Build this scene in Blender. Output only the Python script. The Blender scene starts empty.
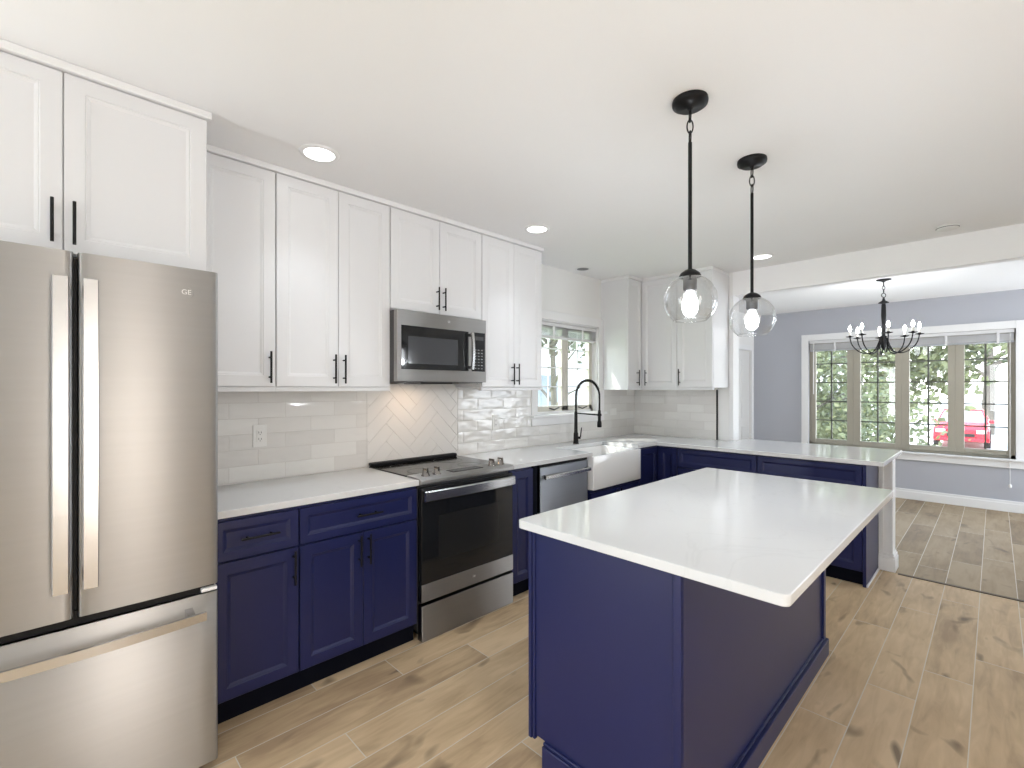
import bpy, bmesh, math, random
from mathutils import Vector, Matrix
random.seed(7)
D = bpy.data
C = bpy.context.scene.collection
SC = bpy.context.scene
PI = math.pi
R = math.radians

# ------------------------------------------------------------------ camera
EYE = 1.44
cam_d = D.cameras.new('camera'); cam = D.objects.new('camera', cam_d); C.objects.link(cam)
cam.location = (0, 0, EYE)
cam.rotation_euler = (R(90), 0, R(45.66))
cam_d.sensor_width = 36.0
cam_d.lens = 36.0 * 472.0 / 1024.0
cam_d.shift_y = 4.0 / 1024.0
cam_d.clip_start = 0.05; cam_d.clip_end = 300
SC.camera = cam

# ------------------------------------------------------------------ view + world + lights
SC.view_settings.view_transform = 'Standard'
SC.view_settings.look = 'None'
SC.view_settings.gamma = 1.0
SC.view_settings.use_curve_mapping = False
SC.view_settings.exposure = 0.26
w = D.worlds.new('world'); SC.world = w; w.use_nodes = True
nt = w.node_tree; bg = nt.nodes['Background']
tc = nt.nodes.new('ShaderNodeTexCoord'); sx = nt.nodes.new('ShaderNodeSeparateXYZ')
cr = nt.nodes.new('ShaderNodeValToRGB')
nt.links.new(tc.outputs['Generated'], sx.inputs[0]); nt.links.new(sx.outputs['Z'], cr.inputs[0])
cr.color_ramp.elements[0].position = 0.0; cr.color_ramp.elements[0].color = (1, 1, 1, 1)
cr.color_ramp.elements[1].position = 0.8; cr.color_ramp.elements[1].color = (.55, .75, 1, 1)
nt.links.new(cr.outputs[0], bg.inputs[0]); bg.inputs[1].default_value = 4.6

def light(name, kind, loc, power, color=(1, 1, 1), rot=(0, 0, 0), size=None, sizey=None, **kw):
    l = D.lights.new(name, kind); l.energy = power; l.color = color
    if kind == 'AREA':
        l.shape = 'RECTANGLE'; l.size = size; l.size_y = sizey or size
    elif size: l.shadow_soft_size = size
    for k, v in kw.items(): setattr(l, k, v)
    o = D.objects.new(name, l); C.objects.link(o); o.location = loc; o.rotation_euler = rot
    return o
sun = light('sun', 'SUN', (0, 0, 20), 6.0, (1, .95, .86), rot=(R(38), 0, R(-50)))
sun.data.angle = R(1)
# daylight that comes through the glazed openings behind and to the right of the camera
light('rear_door_daylight', 'AREA', (-2.33, -2.55, 1.05), 33, (.80, .90, 1), rot=(R(90), 0, 0), size=1.0, sizey=2.0)
light('rear_window_daylight', 'AREA', (.9, -2.55, 1.45), 7, (.80, .90, 1), rot=(R(90), 0, 0), size=2.0, sizey=1.3)
light('side_door_daylight', 'AREA', (2.17, .74, 1.1), 7, (1, .80, .60), rot=(R(90), 0, R(90)), size=.20, sizey=2.0)
light('side_door_daylight', 'AREA', (2.17, .42, 1.1), 8, (1, .80, .60), rot=(R(90), 0, R(90)), size=.20, sizey=2.0)
light('dining_side_daylight', 'AREA', (2.17, 7.2, 1.3), 30, (.84, .92, 1), rot=(R(90), 0, R(90)), size=1.5, sizey=1.7)
for nm, loc, rz, sx_, sy_ in (('portal_dining', (-.87, 8.02, 1.37), R(180), 2.1, 1.5), ('portal_kitchen', (-2.93, 3.6, 1.63), R(-90), .95, .87)):
    p = light(nm, 'AREA', loc, 1, rot=(R(90), 0, rz), size=sx_, sizey=sy_)
    p.data.cycles.is_portal = True

# ------------------------------------------------------------------ helpers
class MB:
    def __init__(s): s.v = []; s.f = []; s.sm = []
    def add(s, vs, fs, smooth=False):
        b = len(s.v); s.v += [tuple(p) for p in vs]; s.f += [tuple(i + b for i in f) for f in fs]; s.sm += [smooth] * len(fs); return s
    def box(s, x0, x1, y0, y1, z0, z1, b=0.0):
        x0, x1 = min(x0, x1), max(x0, x1); y0, y1 = min(y0, y1), max(y0, y1); z0, z1 = min(z0, z1), max(z0, z1)
        if b <= 0:
            vs = [(x, y, z) for z in (z0, z1) for y in (y0, y1) for x in (x0, x1)]
            return s.add(vs, [(0, 2, 3, 1), (4, 5, 7, 6), (0, 1, 5, 4), (1, 3, 7, 5), (3, 2, 6, 7), (2, 0, 4, 6)])
        bm = bmesh.new(); bmesh.ops.create_cube(bm, size=1)
        for v in bm.verts:
            v.co = Vector(((x0 + x1) / 2 + v.co.x * (x1 - x0), (y0 + y1) / 2 + v.co.y * (y1 - y0), (z0 + z1) / 2 + v.co.z * (z1 - z0)))
        b = min(b, .45 * min(x1 - x0, y1 - y0, z1 - z0))
        bmesh.ops.bevel(bm, geom=bm.edges[:], offset=b, segments=2, profile=.5, affect='EDGES')
        return s.bm(bm)
    def bm(s, bm, smooth=False):
        bm.verts.index_update()
        s.add([v.co[:] for v in bm.verts], [[v.index for v in f.verts] for f in bm.faces], smooth); bm.free(); return s
    def tube(s, pts, r, n=10, closed=False, cap=True):
        pts = [Vector(p) for p in pts]; N = len(pts)
        rs = r if isinstance(r, (list, tuple)) else [r] * N
        vs = []; up = None
        for i, p in enumerate(pts):
            a = pts[i - 1] if (i or closed) else p; b_ = pts[(i + 1) % N] if (i < N - 1 or closed) else p
            t = (b_ - a).normalized()
            if up is None:
                up = Vector((0, 0, 1)) if abs(t.z) < .9 else Vector((1, 0, 0))
            u = (up - t * up.dot(t)).normalized(); up = u; w_ = t.cross(u)
            for k in range(n):
                a_ = 2 * PI * k / n; vs.append(p + (u * math.cos(a_) + w_ * math.sin(a_)) * rs[i])
        fs = []
        for i in range(N if closed else N - 1):
            j = (i + 1) % N
            for k in range(n):
                m = (k + 1) % n; fs.append((i * n + k, i * n + m, j * n + m, j * n + k))
        s.add(vs, fs, True)
        if cap and not closed:
            s.add(vs[:n], [tuple(range(n))[::-1]]); s.add(vs[-n:], [tuple(range(n))])
        return s
    def lathe(s, c, prof, n=32, axis='Z', cap=False, smooth=True):
        vs = []; fs = []
        for (r, h) in prof:
            for k in range(n):
                a = 2 * PI * k / n; x, y = r * math.cos(a), r * math.sin(a)
                if axis == 'Z': q = (c[0] + x, c[1] + y, c[2] + h)
                elif axis == 'X': q = (c[0] + h, c[1] + x, c[2] + y)
                else: q = (c[0] + x, c[1] + h, c[2] + y)
                vs.append(q)
        for i in range(len(prof) - 1):
            for k in range(n):
                m = (k + 1) % n; fs.append((i * n + k, i * n + m, (i + 1) * n + m, (i + 1) * n + k))
        s.add(vs, fs, smooth)
        if cap:
            s.add(vs[:n], [tuple(range(n))[::-1]]); s.add(vs[-n:], [tuple(range(n))])
        return s
    def prism(s, poly, lo, hi, ax='Z'):
        n = len(poly)
        def q(p, h): return {'Z': (p[0], p[1], h), 'X': (h, p[0], p[1]), 'Y': (p[0], h, p[1])}[ax]
        vs = [q(p, lo) for p in poly] + [q(p, hi) for p in poly]
        fs = [tuple(range(n))[::-1], tuple(range(n, 2 * n))] + [(i, (i + 1) % n, n + (i + 1) % n, n + i) for i in range(n)]
        return s.add(vs, fs)
    def build(s, name, m, parent=None, loc=None, bevel=0, **tags):
        off = Vector((0, 0, 0))
        if parent is not None: off = parent.matrix_world_loc if hasattr(parent, 'mwl') else Vector(ORI.get(parent.name, (0, 0, 0)))
        elif loc is not None: off = Vector(loc)
        me = D.meshes.new(name)
        me.from_pydata([(x - off.x, y - off.y, z - off.z) for x, y, z in s.v], [], s.f)
        bm = bmesh.new(); bm.from_mesh(me); bmesh.ops.recalc_face_normals(bm, faces=bm.faces[:]); 
        bm.to_mesh(me); bm.free()
        for p, f in zip(me.polygons, s.sm): p.use_smooth = f
        me.materials.append(m)
        o = D.objects.new(name, me); C.objects.link(o)
        ORI[o.name] = tuple(off)
        if parent is not None: o.parent = parent
        elif loc is not None: o.location = loc
        if bevel:
            mod = o.modifiers.new('bevel', 'BEVEL'); mod.width = bevel; mod.segments = 2; mod.limit_method = 'ANGLE'
        for k, v in tags.items(): o[k] = v
        return o
ORI = {}
def thing(name, label, cat, loc, group=None):
    o = D.objects.new(name, None); C.objects.link(o); o.location = loc; o.empty_display_size = .1
    ORI[o.name] = tuple(loc); o['label'] = label; o['category'] = cat
    if group: o['group'] = group
    return o
def single(o, label, cat, group=None):
    o['label'] = label; o['category'] = cat
    if group: o['group'] = group
    return o
def struct(o): o['kind'] = 'structure'; return o

# ------------------------------------------------------------------ materials
def mat(name, col, rough=.5, metal=0., spec=.5, coat=0., trans=0., emit=None, es=0.):
    m = D.materials.new(name); m.use_nodes = True; b = m.node_tree.nodes['Principled BSDF']
    b.inputs['Base Color'].default_value = (*col, 1); b.inputs['Roughness'].default_value = rough
    b.inputs['Metallic'].default_value = metal; b.inputs['Specular IOR Level'].default_value = spec
    b.inputs['Coat Weight'].default_value = coat; b.inputs['Transmission Weight'].default_value = trans
    if emit: b.inputs['Emission Color'].default_value = (*emit, 1); b.inputs['Emission Strength'].default_value = es
    return m
def N(m, t, **kw):
    n = m.node_tree.nodes.new(t)
    for k, v in kw.items(): setattr(n, k, v)
    return n
def L(m, a, b): m.node_tree.links.new(a, b)
def bsdf(m): return m.node_tree.nodes['Principled BSDF']
def math_(m, op, a, b=None, c=None):
    n = N(m, 'ShaderNodeMath', operation=op)
    for i, q in enumerate((a, b, c)):
        if q is None: continue
        if isinstance(q, (int, float)): n.inputs[i].default_value = q
        else: L(m, q, n.inputs[i])
    return n.outputs[0]
def noisy(m, scale, amt, vec=None, detail=3):
    """small variation of colour value"""
    b = bsdf(m); col = b.inputs['Base Color'].default_value[:]
    n = N(m, 'ShaderNodeTexNoise'); n.inputs['Scale'].default_value = scale; n.inputs['Detail'].default_value = detail
    t = N(m, 'ShaderNodeTexCoord')
    mp = N(m, 'ShaderNodeMapping'); L(m, t.outputs['Object'], mp.inputs[0]); L(m, mp.outputs[0], n.inputs[0])
    if vec: mp.inputs['Scale'].default_value = vec
    mx = N(m, 'ShaderNodeMix', data_type='RGBA')
    mx.inputs[6].default_value = (*[c * (1 - amt) for c in col[:3]], 1); mx.inputs[7].default_value = (*[min(1, c * (1 + amt)) for c in col[:3]], 1)
    L(m, n.outputs[0], mx.inputs[0]); L(m, mx.outputs[2], b.inputs['Base Color'])
    return n
def bump(m, src, strength, dist=.01):
    bp = N(m, 'ShaderNodeBump'); bp.inputs['Strength'].default_value = strength; bp.inputs['Distance'].default_value = dist
    L(m, src, bp.inputs['Height']); L(m, bp.outputs[0], bsdf(m).inputs['Normal']); return bp

M = {}
M['white_cab'] = mat('white_cabinet_paint', (.76, .765, .78), .32); noisy(M['white_cab'], 3, .01)
M['white'] = mat('white_trim_paint', (.84, .845, .85), .4); noisy(M['white'], 4, .01)
M['ceil'] = mat('ceiling_paint', (.91, .91, .915), .75); noisy(M['ceil'], 2, .01)
M['wall'] = mat('white_wall_paint', (.84, .84, .83), .7); noisy(M['wall'], 2, .012)
M['greywall'] = mat('grey_wall_paint', (.46, .475, .525), .7); noisy(M['greywall'], 2, .015)
M['navy'] = mat('navy_cabinet_paint', (.012, .0165, .078), .33, spec=.42); noisy(M['navy'], 6, .05)
M['navydark'] = mat('navy_shadow_gap', (.002, .003, .008), .6, spec=.1); noisy(M['navydark'], 6, .05)
M['black'] = mat('matte_black_metal', (.005, .005, .006), .45, spec=.25); noisy(M['black'], 30, .1)
M['blackgloss'] = mat('black_glass', (.012, .013, .015), .06); noisy(M['blackgloss'], 10, .05)
M['ctglass'] = mat('ceramic_cooktop', (.012, .012, .012), .12, spec=.32); noisy(M['ctglass'], 10, .05)
M['ctdisp'] = mat('display_panel', (.01, .01, .01), .3, spec=.15); noisy(M['ctdisp'], 10, .05)
M['darkgrey'] = mat('dark_grey_plastic', (.05, .05, .052), .45); noisy(M['darkgrey'], 20, .05)
M['chrome'] = mat('polished_chrome', (.28, .27, .26), .18, 1.); noisy(M['chrome'], 20, .02)
M['ceramic'] = mat('white_fireclay', (.86, .86, .86), .12); noisy(M['ceramic'], 2, .01)
M['plastic'] = mat('white_plastic', (.8, .8, .78), .35); noisy(M['plastic'], 10, .01)
M['taupe'] = mat('taupe_window_frame', (.38, .355, .29), .45); noisy(M['taupe'], 8, .03)
M['sash2'] = mat('pale_window_sash', (.62, .60, .53), .45); noisy(M['sash2'], 8, .03)
M['muntin'] = mat('dark_muntin', (.10, .10, .085), .5); noisy(M['muntin'], 8, .03)
M['blind'] = mat('white_blind_slats', (.72, .72, .73), .45); noisy(M['blind'], 20, .03)
M['socket'] = mat('dark_socket_slots', (.08, .08, .08), .5); noisy(M['socket'], 20, .05)
M['kindoor'] = mat('white_interior_door', (.72, .72, .71), .4); noisy(M['kindoor'], 4, .01)
M['candle'] = mat('candle_sleeve', (.75, .73, .68), .5); noisy(M['candle'], 10, .02)
M['mark'] = mat('pale_panel_print', (.22, .225, .23), .5); noisy(M['mark'], 10, .02)
# steel
def steel(name, col, rough, an, vec):
    m = mat(name, col, rough, 1.)
    n = noisy(m, 1.0, .035, vec); n.inputs['Detail'].default_value = 2
    b = bsdf(m); b.inputs['Anisotropic'].default_value = an
    cv = N(m, 'ShaderNodeCombineXYZ'); cv.inputs[2].default_value = 1.0; L(m, cv.outputs[0], b.inputs['Tangent'])
    return m
M['steel'] = steel('brushed_stainless', (.49, .488, .488), .42, 1.0, (1, 1, 60))
M['steelv'] = steel('brushed_stainless_bar', (.62, .62, .625), .25, .5, (1, 1, 60))
M['steelo'] = steel('oven_stainless', (.42, .41, .40), .42, 1.0, (1, 1, 60))
M['steeld'] = steel('dark_stainless', (.30, .31, .33), .38, 1.0, (1, 1, 60))
# quartz
m = mat('white_quartz', (.70, .71, .715), .08); M['quartz'] = m
n1 = N(m, 'ShaderNodeTexNoise'); n1.inputs['Scale'].default_value = 1.6; n1.inputs['Detail'].default_value = 8; n1.inputs['Distortion'].default_value = 1.2
t = N(m, 'ShaderNodeTexCoord'); L(m, t.outputs['Object'], n1.inputs[0])
r_ = N(m, 'ShaderNodeValToRGB'); e = r_.color_ramp.elements
e[0].position = .492; e[0].color = (.72, .73, .74, 1); e[1].position = .508; e[1].color = (.72, .73, .74, 1)
q = e.new(.5); q.color = (.69, .70, .71, 1)
L(m, n1.outputs[0], r_.inputs[0]); L(m, r_.outputs[0], bsdf(m).inputs['Base Color'])
# glass that is thin
def thin(name, tint, rough, f0, f1):
    m = D.materials.new(name); m.use_nodes = True; nn = m.node_tree.nodes; nn.remove(nn['Principled BSDF'])
    tr = N(m, 'ShaderNodeBsdfTransparent'); tr.inputs[0].default_value = (*tint, 1)
    gl = N(m, 'ShaderNodeBsdfGlossy'); gl.inputs['Roughness'].default_value = rough
    lw = N(m, 'ShaderNodeLayerWeight'); lw.inputs[0].default_value = .5
    p = math_(m, 'POWER', lw.outputs['Facing'], 2.4); s_ = math_(m, 'MULTIPLY_ADD', p, f1 - f0, f0)
    mx = N(m, 'ShaderNodeMixShader'); L(m, s_, mx.inputs[0]); L(m, tr.outputs[0], mx.inputs[1]); L(m, gl.outputs[0], mx.inputs[2])
    L(m, mx.outputs[0], nn['Material Output'].inputs[0]); return m
M['pane'] = thin('window_glass', (.97, .98, .97), .01, .04, .35)
M['globe'] = thin('clear_globe_glass', (.95, .955, .96), .02, .05, 1.0)
def emis(name, col, s_):
    m = D.materials.new(name); m.use_nodes = True; nn = m.node_tree.nodes; nn.remove(nn['Principled BSDF'])
    e = N(m, 'ShaderNodeEmission'); e.inputs[0].default_value = (*col, 1); e.inputs[1].default_value = s_
    L(m, e.outputs[0], nn['Material Output'].inputs[0]); return m
M['lamp'] = emis('lamp_diffuser_glow', (1, .98, .95), 6)
M['bulb'] = emis('bulb_glow', (.95, .97, 1), 14)
M['flame'] = emis('flame_bulb_glow', (1, .98, .95), 30)

# floor planks
def floor_mat(name, x0, W, LEN, seed, tint=1.0, joints=None):
    m = mat(name, (.4, .32, .24), .5, spec=.3); b = bsdf(m)
    t = N(m, 'ShaderNodeTexCoord'); sp = N(m, 'ShaderNodeSeparateXYZ'); L(m, t.outputs['Object'], sp.inputs[0])
    xr = math_(m, 'DIVIDE', math_(m, 'SUBTRACT', sp.outputs[0], x0), W)
    row = math_(m, 'FLOOR', xr); fx = math_(m, 'SUBTRACT', xr, row)
    wn = N(m, 'ShaderNodeTexWhiteNoise', noise_dimensions='1D'); L(m, math_(m, 'ADD', row, seed), wn.inputs['W'])
    off = wn.outputs['Value']
    for rk, yj in (joints or {}).items():
        eq = math_(m, 'COMPARE', row, float(rk), .1)
        mxj = N(m, 'ShaderNodeMix', data_type='FLOAT'); L(m, eq, mxj.inputs[0]); L(m, off, mxj.inputs[2]); mxj.inputs[3].default_value = -yj / LEN; off = mxj.outputs[0]
    yr = math_(m, 'ADD', math_(m, 'DIVIDE', sp.outputs[1], LEN), off)
    pid = math_(m, 'FLOOR', yr); fy = math_(m, 'SUBTRACT', yr, pid)
    cb = N(m, 'ShaderNodeCombineXYZ'); L(m, row, cb.inputs[0]); L(m, pid, cb.inputs[1]); cb.inputs[2].default_value = seed
    wp = N(m, 'ShaderNodeTexWhiteNoise', noise_dimensions='3D'); L(m, cb.outputs[0], wp.inputs['Vector'])
    # grain, offset per plank
    cv = N(m, 'ShaderNodeCombineXYZ')
    L(m, math_(m, 'MULTIPLY', sp.outputs[0], 1.0), cv.inputs[0]); L(m, math_(m, 'MULTIPLY', sp.outputs[1], .14), cv.inputs[1])
    L(m, math_(m, 'MULTIPLY', wp.outputs['Value'], 37.), cv.inputs[2])
    g = N(m, 'ShaderNodeTexNoise'); g.inputs['Scale'].default_value = 26; g.inputs['Detail'].default_value = 6; g.inputs['Distortion'].default_value = .8
    L(m, cv.outputs[0], g.inputs[0])
    cv2 = N(m, 'ShaderNodeCombineXYZ'); L(m, sp.outputs[0], cv2.inputs[0]); L(m, math_(m, 'MULTIPLY', sp.outputs[1], .45), cv2.inputs[1]); L(m, math_(m, 'MULTIPLY', wp.outputs['Value'], 91.), cv2.inputs[2])
    bl = N(m, 'ShaderNodeTexNoise'); bl.inputs['Scale'].default_value = 5; bl.inputs['Detail'].default_value = 3; L(m, cv2.outputs[0], bl.inputs[0])
    vo = N(m, 'ShaderNodeTexNoise'); vo.inputs['Scale'].default_value = 9; vo.inputs['Detail'].default_value = 1.5; vo.inputs['Distortion'].default_value = .5
    L(m, cv2.outputs[0], vo.inputs[0])
    kn = N(m, 'ShaderNodeMapRange'); L(m, vo.outputs[0], kn.inputs[0]); kn.inputs[1].default_value = .63; kn.inputs[2].default_value = .76
    ramp = N(m, 'ShaderNodeValToRGB'); e = ramp.color_ramp.elements
    e[0].position = .33; e[0].color = (.39 * tint, .275 * tint, .17 * tint, 1); e[1].position = .62; e[1].color = (.68 * tint, .515 * tint, .33 * tint, 1)
    q = e.new(.48); q.color = (.56 * tint, .41 * tint, .25 * tint, 1)
    mixv = math_(m, 'ADD', math_(m, 'MULTIPLY', g.outputs[0], .38), math_(m, 'MULTIPLY', bl.outputs[0], .42))
    mixv = math_(m, 'ADD', mixv, math_(m, 'MULTIPLY', wp.outputs['Value'], .20))
    L(m, mixv, ramp.inputs[0])
    kx = N(m, 'ShaderNodeMix', data_type='RGBA'); kx.inputs[7].default_value = (.13, .09, .06, 1)
    L(m, math_(m, 'MULTIPLY', kn.outputs[0], .8), kx.inputs[0]); L(m, ramp.outputs[0], kx.inputs[6])
    # light grout lines
    ex = math_(m, 'MINIMUM', fx, math_(m, 'SUBTRACT', 1.0, fx)); ex = math_(m, 'MULTIPLY', ex, W)
    ey = math_(m, 'MINIMUM', fy, math_(m, 'SUBTRACT', 1.0, fy)); ey = math_(m, 'MULTIPLY', ey, LEN)
    ed = math_(m, 'MINIMUM', ex, ey); gl = math_(m, 'LESS_THAN', ed, .0019)
    gx = N(m, 'ShaderNodeMix', data_type='RGBA'); gx.inputs[7].default_value = (.66, .62, .54, 1)
    L(m, gl, gx.inputs[0]); L(m, kx.outputs[2], gx.inputs[6]); L(m, gx.outputs[2], b.inputs['Base Color'])
    h = math_(m, 'SUBTRACT', math_(m, 'MULTIPLY', g.outputs[0], .15), gl); bump(m, h, .15, .003)
    return m
M['floor'] = floor_mat('oak_look_plank_tile', -.073, .182, 1.16, 3.7, 1.0, {-13: .906, -12: 1.266, -11: .515, -10: .879, -3: 2.42, -1: 3.19, 0: 3.51, -2: 2.85, -4: 1.9})
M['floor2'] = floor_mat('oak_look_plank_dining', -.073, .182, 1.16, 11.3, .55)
# tiles: running bond on a vertical plane; ax = 0 uses Y as the horizontal, 1 uses X
def tile_mat(name, ax):
    m = mat(name, (.79, .78, .755), .09); b = bsdf(m)
    t = N(m, 'ShaderNodeTexCoord'); sp = N(m, 'ShaderNodeSeparateXYZ'); L(m, t.outputs['Object'], sp.inputs[0])
    cb = N(m, 'ShaderNodeCombineXYZ'); L(m, math_(m, 'ADD', sp.outputs[1 - ax], -.685 + .291 * 8), cb.inputs[0])
    L(m, math_(m, 'ADD', sp.outputs[2], -1.184 + .0865 * 20), cb.inputs[1])
    br = N(m, 'ShaderNodeTexBrick'); L(m, cb.outputs[0], br.inputs[0]); br.offset = .5; br.inputs['Scale'].default_value = 1
    br.inputs['Brick Width'].default_value = .291; br.inputs['Row Height'].default_value = .0865
    br.inputs['Mortar Size'].default_value = .0018; br.inputs['Mortar Smooth'].default_value = .6
    br.inputs['Color1'].default_value = (.71, .695, .67, 1); br.inputs['Color2'].default_value = (.82, .815, .79, 1); br.inputs['Mortar'].default_value = (.70, .68, .65, 1)
    L(m, br.outputs[0], b.inputs['Base Color'])
    n = N(m, 'ShaderNodeTexNoise'); n.inputs['Scale'].default_value = 7; n.inputs['Detail'].default_value = 1; L(m, t.outputs['Object'], n.inputs[0])
    b2 = N(m, 'ShaderNodeTexBrick'); L(m, cb.outputs[0], b2.inputs[0]); b2.offset = .5; b2.inputs['Scale'].default_value = 1
    b2.inputs['Brick Width'].default_value = .291; b2.inputs['Row Height'].default_value = .0865
    b2.inputs['Mortar Size'].default_value = .022; b2.inputs['Mortar Smooth'].default_value = 1.0
    mpn = N(m, 'ShaderNodeMapping'); mpn.inputs['Scale'].default_value = (1, 1, 2.6); L(m, t.outputs['Object'], mpn.inputs[0]); L(m, mpn.outputs[0], n.inputs[0])
    h = math_(m, 'SUBTRACT', math_(m, 'MULTIPLY', n.outputs[0], 2.6), br.outputs['Fac'])
    h = math_(m, 'SUBTRACT', h, math_(m, 'MULTIPLY', b2.outputs['Fac'], .35))
    bump(m, h, .6, .004); return m
M['tile'] = tile_mat('glossy_subway_tile', 0); M['tileb'] = tile_mat('glossy_subway_tile_back', 1)
m = mat('glossy_diagonal_tile', (.79, .775, .75), .1); M['tiled'] = m; n = noisy(m, 4, .02); 
n2 = N(m, 'ShaderNodeTexNoise'); n2.inputs['Scale'].default_value = 6; n2.inputs['Detail'].default_value = 1; bump(m, n2.outputs[0], .25, .004)
M['grout'] = mat('pale_grout', (.77, .755, .73), .8); noisy(M['grout'], 30, .04)
# outdoors
def leafmat(name, c1, c2):
    m = mat(name, c1, .5); b = bsdf(m); n = N(m, 'ShaderNodeTexNoise'); n.inputs['Scale'].default_value = 1.5
    t = N(m, 'ShaderNodeTexCoord'); L(m, t.outputs['Object'], n.inputs[0])
    mx = N(m, 'ShaderNodeMix', data_type='RGBA'); mx.inputs[6].default_value = (*c1, 1); mx.inputs[7].default_value = (*c2, 1)
    L(m, n.outputs[0], mx.inputs[0]); L(m, mx.outputs[2], b.inputs['Base Color'])
    b.inputs['Subsurface Weight'].default_value = 0; return m
M['leaf'] = leafmat('green_leaves', (.06, .075, .025), (.20, .215, .10))
M['leafd'] = leafmat('dark_green_leaves', (.05, .06, .028), (.16, .175, .10))
M['bark'] = mat('grey_bark', (.16, .14, .12), .9); noisy(M['bark'], 12, .3, (1, 1, .3))
M['drive'] = mat('pale_concrete', (.75, .73, .70), .9); noisy(M['drive'], 1.2, .08)
M['lawn'] = mat('sunlit_lawn', (.20, .30, .09), .9); noisy(M['lawn'], 8, .25)
M['siding'] = mat('white_siding', (.75, .75, .76), .7); noisy(M['siding'], 3, .03)
M['carred'] = mat('red_car_paint', (.60, .02, .04), .25, coat=.5); noisy(M['carred'], 3, .03)
M['tyre'] = mat('black_rubber', (.02, .02, .02), .8); noisy(M['tyre'], 20, .1)
M['carglass'] = mat('tinted_car_glass', (.30, .34, .38), .08); noisy(M['carglass'], 3, .03)
M['roof'] = mat('grey_shingles', (.30, .29, .29), .9); noisy(M['roof'], 15, .2)

# ------------------------------------------------------------------ geometry constants
WX = -2.895          # left wall
TX = -2.883          # tile face on the left wall
BY = 4.79            # kitchen end wall
TY = 4.778
CZ = 2.575           # ceiling
FY = 7.97            # far dining wall
RX = 2.2             # right wall
RY = -2.6            # wall behind the camera
DX = -2.67           # dining room left wall
T = .14

# ------------------------------------------------------------------ room shell
struct(MB().box(WX - T, RX + T, RY - T, 4.70, -.12, 0).build('floor', M['floor']))
struct(MB().box(WX - T, RX + T, 4.70, FY + T, -.12, 0).build('floor', M['floor2']))
struct(MB().box(WX - T, RX + T, RY - T, FY + T, CZ, CZ + .12).build('ceiling', M['ceil']))
def wall_hole(mb, axis, c0, c1, a0, a1, z0, z1, holes):
    """axis 'X': wall is a slab c0..c1 in x and runs along y; 'Y': slab in y and runs along x."""
    def bx(p0, p1, q0, q1):
        if p1 - p0 < 1e-4 or q1 - q0 < 1e-4: return
        if axis == 'X': mb.box(c0, c1, p0, p1, q0, q1)
        else: mb.box(p0, p1, c0, c1, q0, q1)
    cur = a0
    for h in sorted(holes):
        bx(cur, h[0], z0, z1); bx(h[0], h[1], z0, h[2]); bx(h[0], h[1], h[3], z1); cur = h[1]
    bx(cur, a1, z0, z1); return mb
KW = (3.13, 4.07, 1.20, 2.07)      # kitchen window opening y0,y1,z0,z1
FW = (-1.915, .168, .615, 2.13)    # dining window opening x0,x1,z0,z1
struct(wall_hole(MB(), 'X', WX - T, WX, RY - T, BY, 0, CZ, [KW]).build('wall_left', M['wall']))
struct(MB().box(WX - T, -1.80, BY, BY + .12, 0, CZ).build('wall_back', M['wall']))
struct(MB().box(-1.80, RX, BY, BY + .10, 2.345, CZ).build('wall_header', M['ceil']))
struct(wall_hole(MB(), 'Y', FY, FY + T, DX - T, RX + T, 0, CZ, [FW]).build('wall_far', M['greywall']))
DD = (7.10, 7.82, 0, 2.02)
struct(wall_hole(MB(), 'X', DX - T, DX, BY + .12, FY, 0, CZ, [DD]).build('wall_dining_left', M['wall']))
struct(wall_hole(MB(), 'X', RX, RX + T, RY - T, FY, 0, CZ, [(.20, .90, .05, 2.15), (6.3, 7.9, .4, 2.2)]).build('wall_right', M['wall']))
struct(wall_hole(MB(), 'Y', RY - T, RY, WX, RX, 0, CZ, [(-2.86, -1.8, .05, 2.15), (-.15, 1.95, .75, 2.15)]).build('wall_rear', M['wall']))
# low stub wall carrying the end of the peninsula top, with its base moulding
pw = MB().box(-1.80, -.56, 4.72, 4.86, 0, .878)
struct(pw.build('wall_peninsula', M['white']))
pb = MB()
for o_, z0, z1 in ((.018, 0, .10), (.013, .10, .125), (.007, .125, .14)):
    pb.box(-.66, -.56 + o_, 4.72 - o_, 4.86 + o_, z0, z1, .003)
for sx_ in (-.632, -.574): pb.box(sx_, sx_ + .014, 4.712, 4.722, .14, .878)
struct(pb.build('baseboard_peninsula', M['white']))
# opening corner casing at the end of the kitchen wall
struct(MB().box(-1.83, -1.79, BY - .012, BY + .132, .92, 2.345, .003).build('trim_1', M['white']))
struct(MB().box(-.525, RX, 4.675, 4.705, 0, .006, .002).build('trim_2', mat('dark_threshold', (.13, .10, .07), .6)))
bb = MB()
for o_, z1 in ((.018, .10), (.012, .13)): bb.box(DX, RX, FY - o_, FY, 0, z1, .003)
struct(bb.build('baseboard_far', M['white']))
bb = MB()
for o_, z1 in ((.018, .10), (.012, .13)): bb.box(DX, DX + o_, BY + .12, DD[0] - .08, 0, z1, .003)
struct(bb.build('baseboard_left', M['white']))
bb = MB()
for o_, z1 in ((.018, .10), (.012, .13)): bb.box(RX - o_, RX, RY, FY, 0, z1, .003)
struct(bb.build('baseboard_right', M['white']))

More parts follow.
